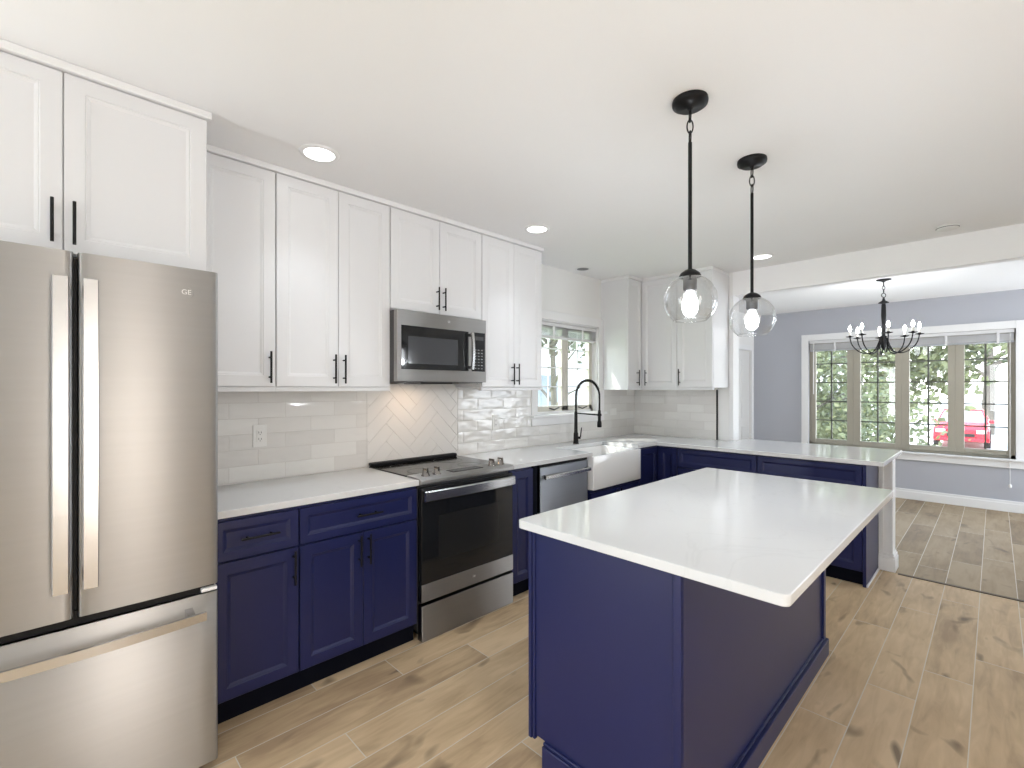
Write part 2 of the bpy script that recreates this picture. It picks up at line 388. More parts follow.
# dining room door in the left side wall
dr = MB().box(DX - .06, DX - .02, DD[0], DD[1], .01, DD[3])
do = struct(dr.build('door_1', M['kindoor']))
dm = MB()
for z0, z1 in ((.20, .85), (.98, 1.88)):
    for y0, y1 in ((DD[0] + .11, DD[0] + .33), (DD[0] + .40, DD[1] - .11)):
        dm.box(DX - .024, DX - .012, y0, y1, z0, z1, .006)
dm.build('door_panel', M['kindoor'], do)
dc = MB()
dc.box(DX, DX + .02, DD[0] - .08, DD[0], 0, DD[3] + .08, .004); dc.box(DX, DX + .02, DD[1], DD[1] + .08, 0, DD[3] + .08, .004)
dc.box(DX, DX + .02, DD[0], DD[1], DD[3], DD[3] + .08, .004)
struct(dc.build('trim_3', M['white']))

# ------------------------------------------------------------------ dining window
def px_far(u, Y=FY):
    t_ = (u - 512) / 472.; s_, c_ = math.sin(R(45.66)), math.cos(R(45.66)); return Y * (t_ * c_ - s_) / (c_ + t_ * s_)
x0, x1, z0, z1 = FW
wt = MB()
wt.box(x0 - .09, x0, FY - .02, FY, z0 - .02, z1 + .09, .004); wt.box(x1, x1 + .09, FY - .02, FY, z0 - .02, z1 + .09, .004)
wt.box(x0, x1, FY - .02, FY, z1, z1 + .09, .004); wt.box(x0 - .09, x1 + .09, FY - .025, FY, z0 - .105, z0 - .02, .004)
wt.box(x0 - .10, x1 + .10, FY - .06, FY + .05, z0 - .02, z0, .005)
struct(wt.build('trim_4', M['white']))
win = struct(MB().box(x0, x0 + .05, FY + .045, FY + .12, z0, z1).box(x1 - .05, x1, FY + .045, FY + .12, z0, z1)
    .box(x0, x1, FY + .045, FY + .12, z0, z0 + .04).box(x0, x1, FY + .045, FY + .12, z1 - .04, z1).build('window_1', M['taupe']))
YG = FY + .07
bounds = [x0 + .03, px_far(854, YG), px_far(902, YG), px_far(955.5, YG), x1 - .03]
panes = [(816.4, 847.5), (861, 895.4), (909.8, 947.9), (964.5, 1007.4)]
for i in range(4):
    g0, g1 = px_far(panes[i][0], YG), px_far(panes[i][1], YG); b0, b1 = bounds[i], bounds[i + 1]
    s_ = MB(); zb, zt = .705, 2.06
    s_.box(b0, g0, YG - .035, YG + .02, z0 + .03, z1 - .03, .004); s_.box(g1, b1, YG - .035, YG + .02, z0 + .03, z1 - .03, .004)
    s_.box(g0, g1, YG - .034, YG + .02, z0 + .03, zb, .004); s_.box(g0, g1, YG - .034, YG + .02, zt, z1 - .03, .004)
    so = s_.build('sash', M['taupe'], win)
    mm = MB(); xm = (g0 + g1) / 2; mm.box(xm - .009, xm + .009, YG - .006, YG + .012, zb, zt)
    for k in range(1, 5):
        zz = zb + (zt - zb) * k / 5 ; mm.box(g0, g1, YG - .006, YG + .012, zz - .008, zz + .008)
    mm.build('muntin_grid', M['muntin'], so)
    MB().box(g0, g1, YG + .001, YG + .005, zb, zt).build('window_pane', M['pane'], so)
    if i in (0, 3):
        xc = xm; MB().box(xc - .06, xc + .06, YG - .055, YG - .034, z0 + .03, z0 + .05, .004).tube([(xc + .03, YG - .05, z0 + .05), (xc - .08, YG - .065, z0 + .058)], .006, 8).build('crank_handle', M['taupe'], so)
# raised blind across the head of the window
bl = thing('window_blind', 'long white slatted blind raised at the head of the dining window', 'blind', (-.87, FY, 2.0))
MB().box(x0 + .01, x1 - .01, FY - .005, FY + .042, 2.085, 2.128, .004).build('head_rail', M['blind'], bl)
sl = MB()
for k in range(13): sl.box(x0 + .015, x1 - .015, FY - .008, FY + .038, 1.995 + k * .0065, 1.9985 + k * .0065)
sl.build('slats', M['blind'], bl); MB().box(x0 + .012, x1 - .012, FY - .01, FY + .04, 1.972, 1.992, .004).build('bottom_rail', mat('grey_blind_rail', (.40, .41, .44), .4), bl)
for u in (835, 946, 998): MB().box(px_far(u) - .012, px_far(u) + .012, FY - .016, FY - .009, 1.965, 2.09, .002).build('ladder_tape', M['blind'], bl)
xw = px_far(811.5); MB().tube([(xw + .03, FY - .015, 2.09), (xw + .03, FY - .02, 1.35)], .006, 8).build('tilt_wand', M['plastic'], bl)
xw = px_far(1010, FY - .02); pc = MB().tube([(xw, FY - .03, 2.09), (xw, FY - .035, .33)], .0028, 6); pc.build('pull_cord', M['plastic'], bl)
MB().lathe((xw, FY - .035, .29), [(.002, .045), (.012, .03), (.016, .01), (.012, -.004), (.002, -.008)], 14).build('cord_knob', M['plastic'], bl)

# ------------------------------------------------------------------ kitchen window
y0, y1, z0, z1 = KW
wt = MB()
wt.box(WX, TX + .012, y0 - .075, y0, z0 - .01, z1 + .085, .004); wt.box(WX, TX + .012, y1, y1 + .095, z0 - .01, z1 + .085, .004)
wt.box(WX, TX + .012, y0, y1, z1, z1 + .085, .004); wt.box(WX, TX + .012, y0 - .075, y1 + .095, z0 - .10, z0 - .03, .004)
wt.box(WX - .05, TX + .045, y0 - .085, y1 + .105, z0 - .03, z0 - .005, .005)
struct(wt.build('trim_5', M['white']))
rv = MB().box(WX - .05, WX, y0 - .001, y0 + .012, z0, z1).box(WX - .05, WX, y1 - .012, y1, z0, z1).box(WX - .05, WX, y0, y1, z1 - .012, z1)
struct(rv.build('trim_6', M['white']))
XG = WX - .075
win = struct(MB().box(XG - .04, XG + .025, y0, y0 + .04, z0, z1).box(XG - .04, XG + .025, y1 - .04, y1, z0, z1).box(XG - .04, XG + .025, y0, y1, z0, z0 + .035).box(XG - .04, XG + .025, y0, y1, z1 - .035, z1).build('window_2', M['white']))
ym = (y0 + y1) / 2
for a, b in ((y0 + .03, ym), (ym, y1 - .03)):
    s_ = MB(); f = .05; s_.box(XG - .02, XG + .03, a, a + f, z0 + .02, z1 - .02, .004).box(XG - .02, XG + .03, b - f, b, z0 + .02, z1 - .02, .004).box(XG - .02, XG + .03, a, b, z0 + .02, z0 + .07, .004).box(XG - .02, XG + .03, a, b, z1 - .07, z1 - .02, .004)
    so = s_.build('sash', M['sash2'], win)
    mm = MB().box(XG, XG + .012, (a + b) / 2 - .006, (a + b) / 2 + .006, z0 + .07, z1 - .07)
    for k in (1, 2, 3): zz = z0 + .07 + (z1 - z0 - .14) * k / 4; mm.box(XG, XG + .012, a + f, b - f, zz - .006, zz + .006)
    mm.build('muntin_grid', M['white'], so)
    MB().box(XG + .003, XG + .007, a + f, b - f, z0 + .07, z1 - .07).build('window_pane', M['pane'], so)
    MB().tube([(XG + .045, (a + b) / 2 - .03, z0 + .05), (XG + .06, (a + b) / 2 + .02, z0 + .035), (XG + .07, (a + b) / 2 + .08, z0 + .055)], .007, 8).build('crank_handle', M['darkgrey'], so)
bl = thing('window_blind', 'white slatted blind pulled up over the window above the sink', 'blind', (WX, ym, 1.9))
MB().box(WX - .04, WX - .004, y0 + .015, y1 - .015, 2.018, 2.055, .004).build('head_rail', M['blind'], bl)
sl = MB()
for k in range(7): sl.box(WX - .042, WX - .004, y0 + .02, y1 - .02, 1.935 + k * .0118, 1.9375 + k * .0118)
sl.build('slats', M['blind'], bl); MB().box(WX - .044, WX - .002, y0 + .018, y1 - .018, 1.905, 1.928, .004).build('bottom_rail', M['blind'], bl)
for yy in (y0 + .25, y1 - .25): MB().box(WX - .002, WX + .003, yy - .012, yy + .012, 1.90, 2.02, .001).build('ladder_tape', M['white'], bl)

# frames of the glazed openings behind the camera
for nm, ax, c_, a0, a1, q0, q1 in (('window_3', 'Y', RY, -2.86, -1.8, .05, 2.15), ('window_4', 'Y', RY, -.15, 1.95, .75, 2.15), ('window_5', 'X', RX, .20, .90, .05, 2.15), ('window_6', 'X', RX, 6.3, 7.9, .4, 2.2)):
    mb = MB(); f = .05
    s1, s2 = (c_ - .10, c_ - .04) if ax == 'Y' else (c_ + .04, c_ + .10)
    segs = [(a0, a0 + f, q0, q1), (a1 - f, a1, q0, q1), (a0, a1, q0, q0 + f), (a0, a1, q1 - f, q1), ((a0 + a1) / 2 - f / 2, (a0 + a1) / 2 + f / 2, q0, q1)]
    for p0, p1, r0, r1 in segs:
        (mb.box(p0, p1, s1, s2, r0, r1) if ax == 'Y' else mb.box(s1, s2, p0, p1, r0, r1))
    struct(mb.build(nm, M['white']))

# ------------------------------------------------------------------ backsplash
CT = .92; CB = .888; UB = 1.422
b_ = MB().box(WX, TX, .30, 1.488, CT, UB).box(WX, TX, 2.239, KW[0] - .075, CT, UB + .01)
b_.box(WX, TX, KW[0] - .075, KW[1] + .095, CT, KW[2] - .10).box(WX, TX, KW[1] + .095, TY, CT, UB + .01)
b_.box(WX, TX, .46, 1.488, UB, UB + .01)
struct(b_.build('trim_7', M['tile']))
struct(MB().box(TX, -1.95, TY, BY, CT, UB + .02).build('trim_8', M['tileb']))
struct(MB().box(-1.955, -1.943, TY - .004, BY, CT, UB).build('trim_9', M['black']))
# diagonal herringbone field behind the range, every tile a slightly pillowed piece in one mesh
hb = bmesh.new(); Wt, Lt = .085, .255
ca = math.cos(PI / 4)
def addtile(cx, cy, w_, h_):
    g = .0006; ring0 = [(-w_ / 2 + g, -h_ / 2 + g), (w_ / 2 - g, -h_ / 2 + g), (w_ / 2 - g, h_ / 2 - g), (-w_ / 2 + g, h_ / 2 - g)]
    tx = random.uniform(-.0012, .0012)
    vs = []
    for ins, dep in ((0, .0045), (0, .0072), (.0025, .008)):
        for (a, b) in ring0:
            aa = a - math.copysign(ins, a) + cx; bb_ = b - math.copysign(ins, b) + cy
            yy = (aa - bb_) * ca; zz = (aa + bb_) * ca
            vs.append(hb.verts.new((TX - .008 + dep + tx * (a + b) * 6 * (dep > .001), 1.8635 + yy, 1.20 + zz)))
    for r0 in (0, 4):
        for k in range(4): hb.faces.new((vs[r0 + k], vs[r0 + (k + 1) % 4], vs[r0 + 4 + (k + 1) % 4], vs[r0 + 4 + k]))
    hb.faces.new(vs[8:12])
for i in range(-9, 10):
    for j in range(-9, 10):
        bx_ = i * Wt + j * Lt; by_ = i * Wt - j * Lt          # classic herringbone lattice for a 1:3 tile
        if abs(bx_) > 1.3 or abs(by_) > 1.3: continue
        addtile(bx_ + Lt / 2, by_ + Wt / 2, Lt, Wt)
        addtile(bx_ + Lt + Wt / 2 - Wt, by_ + Wt + Lt / 2, Wt, Lt) if 0 else addtile(bx_ - Wt / 2, by_ + Wt / 2 + (Lt - Wt) / 2, Wt, Lt)
for co, no in (((0, 1.4925, 0), (0, -1, 0)), ((0, 2.2345, 0), (0, 1, 0)), ((0, 0, .90), (0, 0, -1)), ((0, 0, 1.52), (0, 0, 1))):
    bmesh.ops.bisect_plane(hb, geom=hb.verts[:] + hb.edges[:] + hb.faces[:], plane_co=co, plane_no=no, clear_outer=True)
struct(MB().bm(hb).build('trim_10', M['tiled']))
struct(MB().box(WX, TX - .004, 1.488, 2.239, CT - .02, 1.55).build('trim_11', M['grout']))
struct(MB().box(WX, TX + .002, 1.484, 1.4915, CT, UB, .001).box(WX, TX + .002, 2.235, 2.243, CT, UB + .02, .001).build('trim_12', M['tile']))

# ------------------------------------------------------------------ cabinet builders
def mapper(face, n_axis):
    if n_axis == '+X': return lambda a, z, n: (face + n, a, z)
    if n_axis == '-Y': return lambda a, z, n: (a, face - n, z)
    if n_axis == '-X': return lambda a, z, n: (face - n, a, z)
    if n_axis == '+Y': return lambda a, z, n: (a, face + n, z)
def panel(P, a0, a1, z0, z1, fw=.055, th=.02, deep=.009):
    mb = MB(); prof = [(0, 0), (0, th - .002), (.002, th), (fw, th), (fw + .003, th - .003), (fw + .006, th - deep * .4), (fw + .014, th - deep), (fw + .016, th - deep - .001)]
    vs = []
    for ins, n in prof:
        for (a, z) in ((a0 + ins, z0 + ins), (a1 - ins, z0 + ins), (a1 - ins, z1 - ins), (a0 + ins, z1 - ins)): vs.append(P(a, z, n))
    fs = [(0, 1, 2, 3)]
    for r0 in range(0, 4 * (len(prof) - 1), 4):
        for k in range(4): fs.append((r0 + k, r0 + (k + 1) % 4, r0 + 4 + (k + 1) % 4, r0 + 4 + k))
    q = 4 * (len(prof) - 1); fs.append((q, q + 1, q + 2, q + 3))
    return mb.add(vs, fs)
def pull(P, a, z, vert=True, ln=.15, n0=.02, r=.0052):
    mb = MB(); h = ln / 2; q = h * .62
    if vert:
        mb.tube([P(a, z - h, n0 + .032), P(a, z + h, n0 + .032)], r, 10)
        for s_ in (-q, q): mb.tube([P(a, z + s_, n0), P(a, z + s_, n0 + .032)], r * .85, 8)
    else:
        mb.tube([P(a - h, z, n0 + .032), P(a + h, z, n0 + .032)], r, 10)
        for s_ in (-q, q): mb.tube([P(a + s_, z, n0), P(a + s_, z, n0 + .032)], r * .85, 8)
    return mb
def boxP(mb, P, a0, a1, z0, z1, n0, n1, b=0):
    p, q = P(a0, z0, n0), P(a1, z1, n1); return mb.box(p[0], q[0], p[1], q[1], p[2], q[2], b)

def cabinet(name, label, P, a0, a1, z0, z1, depth, m, fronts, group, toe=None, rail=None):
    """fronts: list of (kind, a0, a1, z0, z1, handle) ; handle = (a, z, vertical, length)"""
    base = P((a0 + a1) / 2, z0 if toe is None else 0, -depth / 2)
    t_ = thing(name, label, 'cabinet', base, group)
    boxP(MB(), P, a0, a1, z0, z1, -depth, 0).build('body', m, t_)
    if toe: boxP(MB(), P, a0, a1, 0, z0, -depth, toe).build('toe_kick', M['navydark'], t_)
    if rail: boxP(MB(), P, a0, a1, z0 - rail, z0, -.02, .014, .002).build('light_rail', m, t_)
    for kind, p0, p1, q0, q1, hd in fronts:
        fw = .055 if kind == 'door' else .035
        if m is M['navy'] and kind == 'door': fw = .05
        d_ = panel(P, p0, p1, q0, q1, fw, deep=(.009 if m is M['navy'] else .006)).build(kind, m, t_)
        if hd: pull(P, *hd).build('handle', M['black'], d_)
    return t_
UX = -2.59                          # upper carcass front; doors stand 2 cm proud
PU = mapper(UX, '+X')
GU = 'white wall cabinets along the tiled wall'
UZ1 = 2.545; ZD0 = UB + .004
def ux_y(u, X=-2.57):
    t_ = (u - 512) / 472.; s_, c_ = math.sin(R(45.66)), math.cos(R(45.66)); return X * (c_ + t_ * s_) / (t_ * c_ - s_)
yA0 = .475; yA1 = ux_y(276); yAm = ux_y(338.5); yB1 = ux_y(390.3); yCm = ux_y(439.8); yC1 = ux_y(482); yDm = ux_y(514); yD1 = ux_y(542)
dd = UX - WX; hz = 1.545
rl = .022
cabinet('wall_cabinet', 'single door white wall cabinet right beside the refrigerator, above the outlet', PU, yA0, yA1, UB + rl, UZ1, -WX + UX - .005, M['white_cab'],
    [('door', yA0 + .002, yA1 - .003, UB + rl + .004, UZ1 - .003, (yA1 - .032, hz, True, .16))], GU, rail=rl)
cabinet('wall_cabinet', 'tall white two door wall cabinet left of the microwave', PU, yA1, yB1, UB + rl, UZ1, -WX + UX - .005, M['white_cab'],
    [('door', yA1 + .003, yAm - .0015, UB + rl + .004, UZ1 - .003, (yAm - .028, hz, True, .16)), ('door', yAm + .0015, yB1 - .003, UB + rl + .004, UZ1 - .003, (yAm + .028, hz, True, .16))], GU, rail=rl)
ZC = 1.925
cabinet('wall_cabinet', 'short white two door cabinet directly above the microwave', PU, yB1, yC1, ZC, UZ1, -WX + UX - .005, M['white_cab'],
    [('door', yB1 + .003, yCm - .0015, ZC + .003, UZ1 - .003, (yCm - .026, ZC + .10, True, .15)), ('door', yCm + .0015, yC1 - .003, ZC + .003, UZ1 - .003, (yCm + .026, ZC + .10, True, .15))], GU)
cabinet('wall_cabinet', 'narrow white two door wall cabinet between the microwave and the sink window', PU, yC1, yD1, UB + rl, UZ1, -WX + UX - .005, M['white_cab'],
    [('door', yC1 + .003, yDm - .0015, UB + rl + .004, UZ1 - .003, (yDm - .026, hz, True, .16)), ('door', yDm + .0015, yD1 - .003, UB + rl + .004, UZ1 - .003, (yDm + .026, hz, True, .16))], GU, rail=rl)
# L-shaped corner cabinet and its neighbour on the end wall
yK0 = 4.14; yBk = 4.42; xBm = -2.185; xBe = -1.835
t_ = thing('corner_cabinet', 'L-shaped white corner wall cabinet with two leaves meeting at the inside corner', 'cabinet', (WX + .15, yK0 + .3, UB), GU)
MB().prism([(WX, yK0), (UX, yK0), (UX, yBk), (xBm, yBk), (xBm, BY), (WX, BY)], UB + rl, UZ1).build('body', M['white_cab'], t_)
MB().box(WX, UX + .014, yK0, yBk, UB, UB + rl, .001).box(UX, xBm, yBk - .014, yBk + .02, UB, UB + rl, .001).build('light_rail', M['white_cab'], t_)
d_ = panel(PU, yK0 + .003, yBk - .022, UB + rl + .004, UZ1 - .003, .045).build('door', M['white_cab'], t_); pull(PU, yBk - .12, hz, True, .16).build('handle', M['black'], d_)
PBk = mapper(yBk, '-Y')
d_ = panel(PBk, UX + .022, xBm - .002, UB + rl + .004, UZ1 - .003, .045).build('door', M['white_cab'], t_); pull(PBk, UX + .075, hz, True, .16).build('handle', M['black'], d_)
cabinet('wall_cabinet', 'narrow white single door wall cabinet on the end wall, last before the dining opening', PBk, xBm, xBe, UB + rl, UZ1, BY - yBk, M['white_cab'],
    [('door', xBm + .002, xBe - .003, UB + rl + .004, UZ1 - .003, (xBm + .032, hz, True, .16))], GU, rail=rl)
# cabinet above the refrigerator
FXc = -2.29; PF = mapper(FXc, '+X'); yF0, yF1, yFm = -.44, .463, .031
cabinet('fridge_cabinet', 'deep white two door cabinet up above the refrigerator', PF, yF0, yF1, 1.908, UZ1, FXc - WX - .005, M['white_cab'],
    [('door', yF0 + .003, yFm - .0015, 1.912, UZ1 - .003, (yFm - .028, 2.014, True, .15)), ('door', yFm + .0015, yF1 - .003, 1.912, UZ1 - .003, (yFm + .028, 2.014, True, .15))], None)
# crown strip to the ceiling
cr_ = MB().box(WX, UX + .034, yA0, yD1 + .008, UZ1, CZ, .004).box(WX, FXc + .036, yF0, yF1 + .012, UZ1, CZ, .004)
struct(cr_.build('trim_13', M['white']))
struct(MB().box(WX, UX + .030, yK0 - .006, yBk, UZ1, CZ, .003).box(UX, xBe + .001, yBk - .024, BY, UZ1, CZ, .003).build('trim_14', M['white']))

# ------------------------------------------------------------------ base cabinets
BXf = -2.300; PB = mapper(BXf, '+X'); GB = 'navy base cabinets along the tiled wall'
yb0, yb1, ybm, yb2 = .50, .834, 1.155, 1.484
Zt = .10; Zr = .705; Zd = .695; ZT = .872; dpt = BXf - WX - .006
cabinet('base_cabinet', 'dark navy base cabinet beside the refrigerator, one drawer over one door', PB, yb0 - .02, yb1, Zt, CB, dpt, M['navy'],
    [('drawer', yb0 - .015, yb1 - .004, Zr, ZT, ((yb0 + yb1) / 2 - .006, .79, False, .155)), ('door', yb0 - .015, yb1 - .004, Zt + .01, Zd, (yb1 - .028, .61, True, .155))], GB, toe=-.025)
cabinet('base_cabinet', 'navy base cabinet left of the range with a wide drawer over two doors', PB, yb1, yb2, Zt, CB, dpt, M['navy'],
    [('drawer', yb1 + .004, yb2 - .006, Zr, ZT, ((yb1 + yb2) / 2 + .02, .79, False, .14)), ('door', yb1 + .004, ybm - .0015, Zt + .01, Zd, (ybm - .026, .61, True, .155)), ('door', ybm + .0015, yb2 - .006, Zt + .01, Zd, (ybm + .026, .61, True, .155))], GB, toe=-.025)
yr0, yr1 = 1.492, 2.220
yn1 = 2.440
cabinet('base_cabinet', 'slim navy base cabinet squeezed between the range and the dishwasher', PB, yr1 + .004, yn1, Zt, CB, dpt, M['navy'],
    [('door', yr1 + .01, yn1 - .004, Zt + .01, ZT, None)], GB, toe=-.025)
ydw0, ydw1 = 2.515, 3.095
# filler strips beside the dishwasher
MBf = MB().box(WX, BXf + .018, yn1, 2.466, 0, CB).box(WX, BXf - .004, 2.470, 2.508, 0, CB)
single(MBf.build('filler_panel', M['navydark']), 'dark upright filler panel left of the dishwasher', 'panel')
ys0, ys1 = 3.126, 3.851
cabinet('sink_cabinet', 'dark navy sink cabinet under the white apron sink', PB, ydw1 + .03, ys1 + .01, Zt, .605, dpt, M['navy'],
    [('door', ys0, (ys0 + ys1) / 2 - .0015, Zt + .01, .585, ((ys0 + ys1) / 2 - .03, .50, True, .155)), ('door', (ys0 + ys1) / 2 + .0015, ys1, Zt + .01, .585, ((ys0 + ys1) / 2 + .03, .50, True, .155))], None, toe=-.025)
# corner and peninsula
PYf = 4.222; PP = mapper(PYf, '-Y'); GP = 'navy base cabinets under the peninsula'
t_ = thing('corner_base_cabinet', 'dark navy corner base cabinet between the apron sink and the peninsula', 'cabinet', (-2.6, 4.3, 0), GP)
MB().prism([(WX + .006, ys1 + .012), (BXf, ys1 + .012), (BXf, PYf), (-2.085, PYf), (-2.085, TY - .004), (WX + .006, TY - .004)], Zt, CB).build('body', M['navy'], t_)
MB().prism([(WX + .006, ys1 + .012), (BXf - .03, ys1 + .012), (BXf - .03, PYf + .03), (-2.085, PYf + .03), (-2.085, TY - .004), (WX + .006, TY - .004)], 0, Zt).build('toe_kick', M['navydark'], t_)
panel(PB, ys1 + .018, PYf - .024, Zt + .01, ZT, .05).build('door', M['navy'], t_)
panel(PP, BXf + .024, -2.089, Zt + .01, ZT, .05).build('door', M['navy'], t_)
xp0, xp1, xp2 = -2.085, -1.385, -.668
def pcab(a0, a1, label):
    am = (a0 + a1) / 2
    cabinet('base_cabinet', label, PP, a0, a1, Zt, CB, 4.714 - PYf, M['navy'],
        [('drawer', a0 + .004, a1 - .004, Zr, ZT, None), ('door', a0 + .004, am - .0015, Zt + .01, Zd, None), ('door', am + .0015, a1 - .004, Zt + .01, Zd, None)], GP, toe=-.025)
pcab(xp0, xp1, 'navy peninsula base cabinet nearest the sink corner, with a wide top drawer')
pcab(xp1, xp2, 'navy peninsula base cabinet at the dining end, beside the white stub wall')
MB_e = MB().box(xp2, xp2 + .02, PYf - .022, 4.718, 0, CB, .001)
ep = MB_e.build('end_panel', M['navy']); single(ep, 'flat navy end panel closing the peninsula, facing the walkway', 'panel')
struct(MB().box(xp2 + .02, xp2 + .03, PYf - .022, 4.70, 0, .018, .003).build('trim_15', mat('bare_shoe_edge', (.62, .62, .66), .5)))

# ------------------------------------------------------------------ worktops
CXf = -2.275
def slab(mb, poly, z0, z1, b=.003):
    bm = bmesh.new(); n = len(poly)
    vs = [bm.verts.new((x, y, z0)) for x, y in poly]; f = bm.faces.new(vs)
    r = bmesh.ops.extrude_face_region(bm, geom=[f])
    for v in [g for g in r['geom'] if isinstance(g, bmesh.types.BMVert)]: v.co.z = z1
    bmesh.ops.recalc_face_normals(bm, faces=bm.faces[:])
    if b: bmesh.ops.bevel(bm, geom=[e for e in bm.edges if abs(e.verts[0].co.z - e.verts[1].co.z) < 1e-5], offset=b, segments=2, profile=.5, affect='EDGES')
    return mb.bm(bm)
o = slab(MB(), [(TX + .001, .482), (CXf, .482), (CXf, yr0 - .004), (TX + .001, yr0 - .004)], CB, CT).build('countertop', M['quartz'])
single(o, 'short white quartz worktop between the refrigerator and the range', 'countertop', 'white quartz worktops')
sX0, sX1 = -2.70, -2.258
pY0, pY1, pXe = 4.165, 5.10, -.545
poly = [(TX + .001, yr1 + .004), (CXf, yr1 + .004), (CXf, ys0 + .012), (sX0 + .03, ys0 + .012), (sX0 + .03, ys1 - .012), (CXf, ys1 - .012), (CXf, pY0)]
poly += [(pXe, pY0), (pXe, pY1), (-1.785, pY1), (-1.785, TY - .001), (TX + .001, TY - .001)]
o = slab(MB(), poly, CB, CT).build('countertop', M['quartz'])
single(o, 'long L-shaped white quartz worktop running past the sink onto the peninsula', 'countertop', 'white quartz worktops')

# ------------------------------------------------------------------ island
IX0, IX1, IY0, IY1 = -1.27, -.650, 1.340, 2.99
t_ = thing('kitchen_island', 'navy blue kitchen island base standing on the plank floor under the pendants', 'island', ((IX0 + IX1) / 2, (IY0 + IY1) / 2, 0))
IZ = .10; ICB = .888
MB().box(IX0 + .02, IX1, IY0 + .006, IY1, IZ, ICB - .001).build('body', M['navy'], t_)
# end panel with corner stiles
MB().box(IX0, IX1 + .004, IY0 + .001, IY0 + .006, IZ, ICB - .002).build('end_panel', M['navy'], t_)
MB().box(IX0 - .0, IX0 + .016, IY0 - .010, IY0 + .03, .085, ICB - .002, .002).box(IX0 + .018, IX0 + .030, IY0 - .006, IY0 + .01, .085, ICB - .002, .002).build('corner_stile', M['navy'], t_)
MB().box(IX1 - .026, IX1 + .002, IY0 - .008, IY0 + .02, .085, ICB - .002, .003).build('corner_stile', M['navy'], t_)
MB().box(IX1 - .02, IX1 + .012, IY1 - .035, IY1 + .004, .085, ICB - .002, .002).build('corner_stile', M['navy'], t_)
bs = MB().box(IX0 + .075, IX1 + .024, IY0 - .016, IY1 + .016, 0, .088, .003)
bs.box(IX0 + .075, IX1 + .010, IY0 - .009, IY1 + .009, .088, .10, .003)
bs.build('base_moulding', M['navy'], t_)
PI_ = mapper(IX0 + .02, '-X')
xs = [IY0 + .035, IY0 + .035 + (IY1 - IY0 - .05) / 3, IY0 + .035 + 2 * (IY1 - IY0 - .05) / 3, IY1 - .015]
for k in range(3):
    d_ = panel(PI_, xs[k] + .003, xs[k + 1] - .003, .705, .872, .035).build('drawer', M['navy'], t_); pull(PI_, (xs[k] + xs[k + 1]) / 2, .79, False).build('handle', M['black'], d_)
    d_ = panel(PI_, xs[k] + .003, xs[k + 1] - .003, .11, .695, .05).build('door', M['navy'], t_); pull(PI_, xs[k] + .03, .61).build('handle', M['black'], d_)
def rrect(x0, x1, y0, y1, r, n=6):
    out = []
    for cx, cy, a0 in ((x1 - r, y0 + r, -90), (x1 - r, y1 - r, 0), (x0 + r, y1 - r, 90), (x0 + r, y0 + r, 180)):
        for k in range(n + 1): a = R(a0 + 90 * k / n); out.append((cx + r * math.cos(a), cy + r * math.sin(a)))
    return out
o = slab(MB(), rrect(-1.322, -.360, 1.318, 3.076, .022), ICB, CT, .003).build('island_top', M['quartz'])
single(o, 'large white quartz slab top on the navy island', 'countertop', 'white quartz worktops')

# ------------------------------------------------------------------ refrigerator
FX = -2.055; fy0, fy1, fym = -.345, .455, .057
fr = thing('refrigerator', 'stainless steel french door refrigerator with bottom freezer at the left', 'refrigerator', (-2.5, fym, 0))
MB().box(WX + .03, FX - .085, fy0 + .005, fy1 - .005, .03, 1.86, .004).build('body', M['darkgrey'], fr)
MB().box(FX - .085, FX - .02, fy0 + .01, fy1 - .01, .66, .72).box(FX - .085, FX - .03, fym - .01, fym + .01, .66, 1.86).build('gasket', M['black'], fr)
def curved_door(y0, y1, z0, z1, bulge=.012, n=14, rc=.012):
    mb = MB(); pts = []
    cy = (y0 + y1) / 2; h = (y1 - y0) / 2
    front = []
    for k in range(n + 1):
        y = y0 + (y1 - y0) * k / n; s_ = (y - cy) / h
        x = FX + bulge * (1 - s_ * s_) - bulge
        e_ = min(y - y0, y1 - y)
        if e_ < rc: x -= (rc - math.sqrt(max(0, rc * rc - (rc - e_) ** 2)))
        front.append((x, y))
    extra = []
    for k in range(1, 5):
        e_ = rc * k / 5; s_ = (h - e_) / h; x = FX - bulge * s_ * s_ - (rc - math.sqrt(rc * rc - (rc - e_) ** 2)); extra.append((x, e_))
    f2 = [front[0]] + [(x, y0 + e_) for x, e_ in extra] + front[1:-1] + [(x, y1 - e_) for x, e_ in reversed(extra)] + [front[-1]]
    poly = [(FX - .08, y0)] + f2 + [(FX - .08, y1)]
    nn = len(poly); zs = [z0, z0 + .003, z1 - .003, z1]; vs = []
    for i, z in enumerate(zs):
        sh = .003 if i in (0, 3) else 0
        for (x, y) in poly: vs.append((x - (sh if x > FX - .07 else 0), y, z))
    fs = [tuple(range(nn))[::-1], tuple(range(3 * nn, 4 * nn))]
    mb.add(vs, fs)
    side = []
    for i in range(3):
        for k in range(nn): m_ = (k + 1) % nn; side.append((i * nn + k, i * nn + m_, (i + 1) * nn + m_, (i + 1) * nn + k))
    mb2 = MB(); mb2.add(vs, side, True); mb.add(mb2.v, mb2.f, True)
    return mb
bul = .003
dl = curved_door(fy0, fym - .005, .702, 1.877, bul).build('door', M['steel'], fr)
drr = curved_door(fym + .005, fy1, .702, 1.877, bul).build('door', M['steel'], fr)
fz = curved_door(fy0, fy1, .035, .674, bul).build('freezer_drawer', M['steel'], fr)
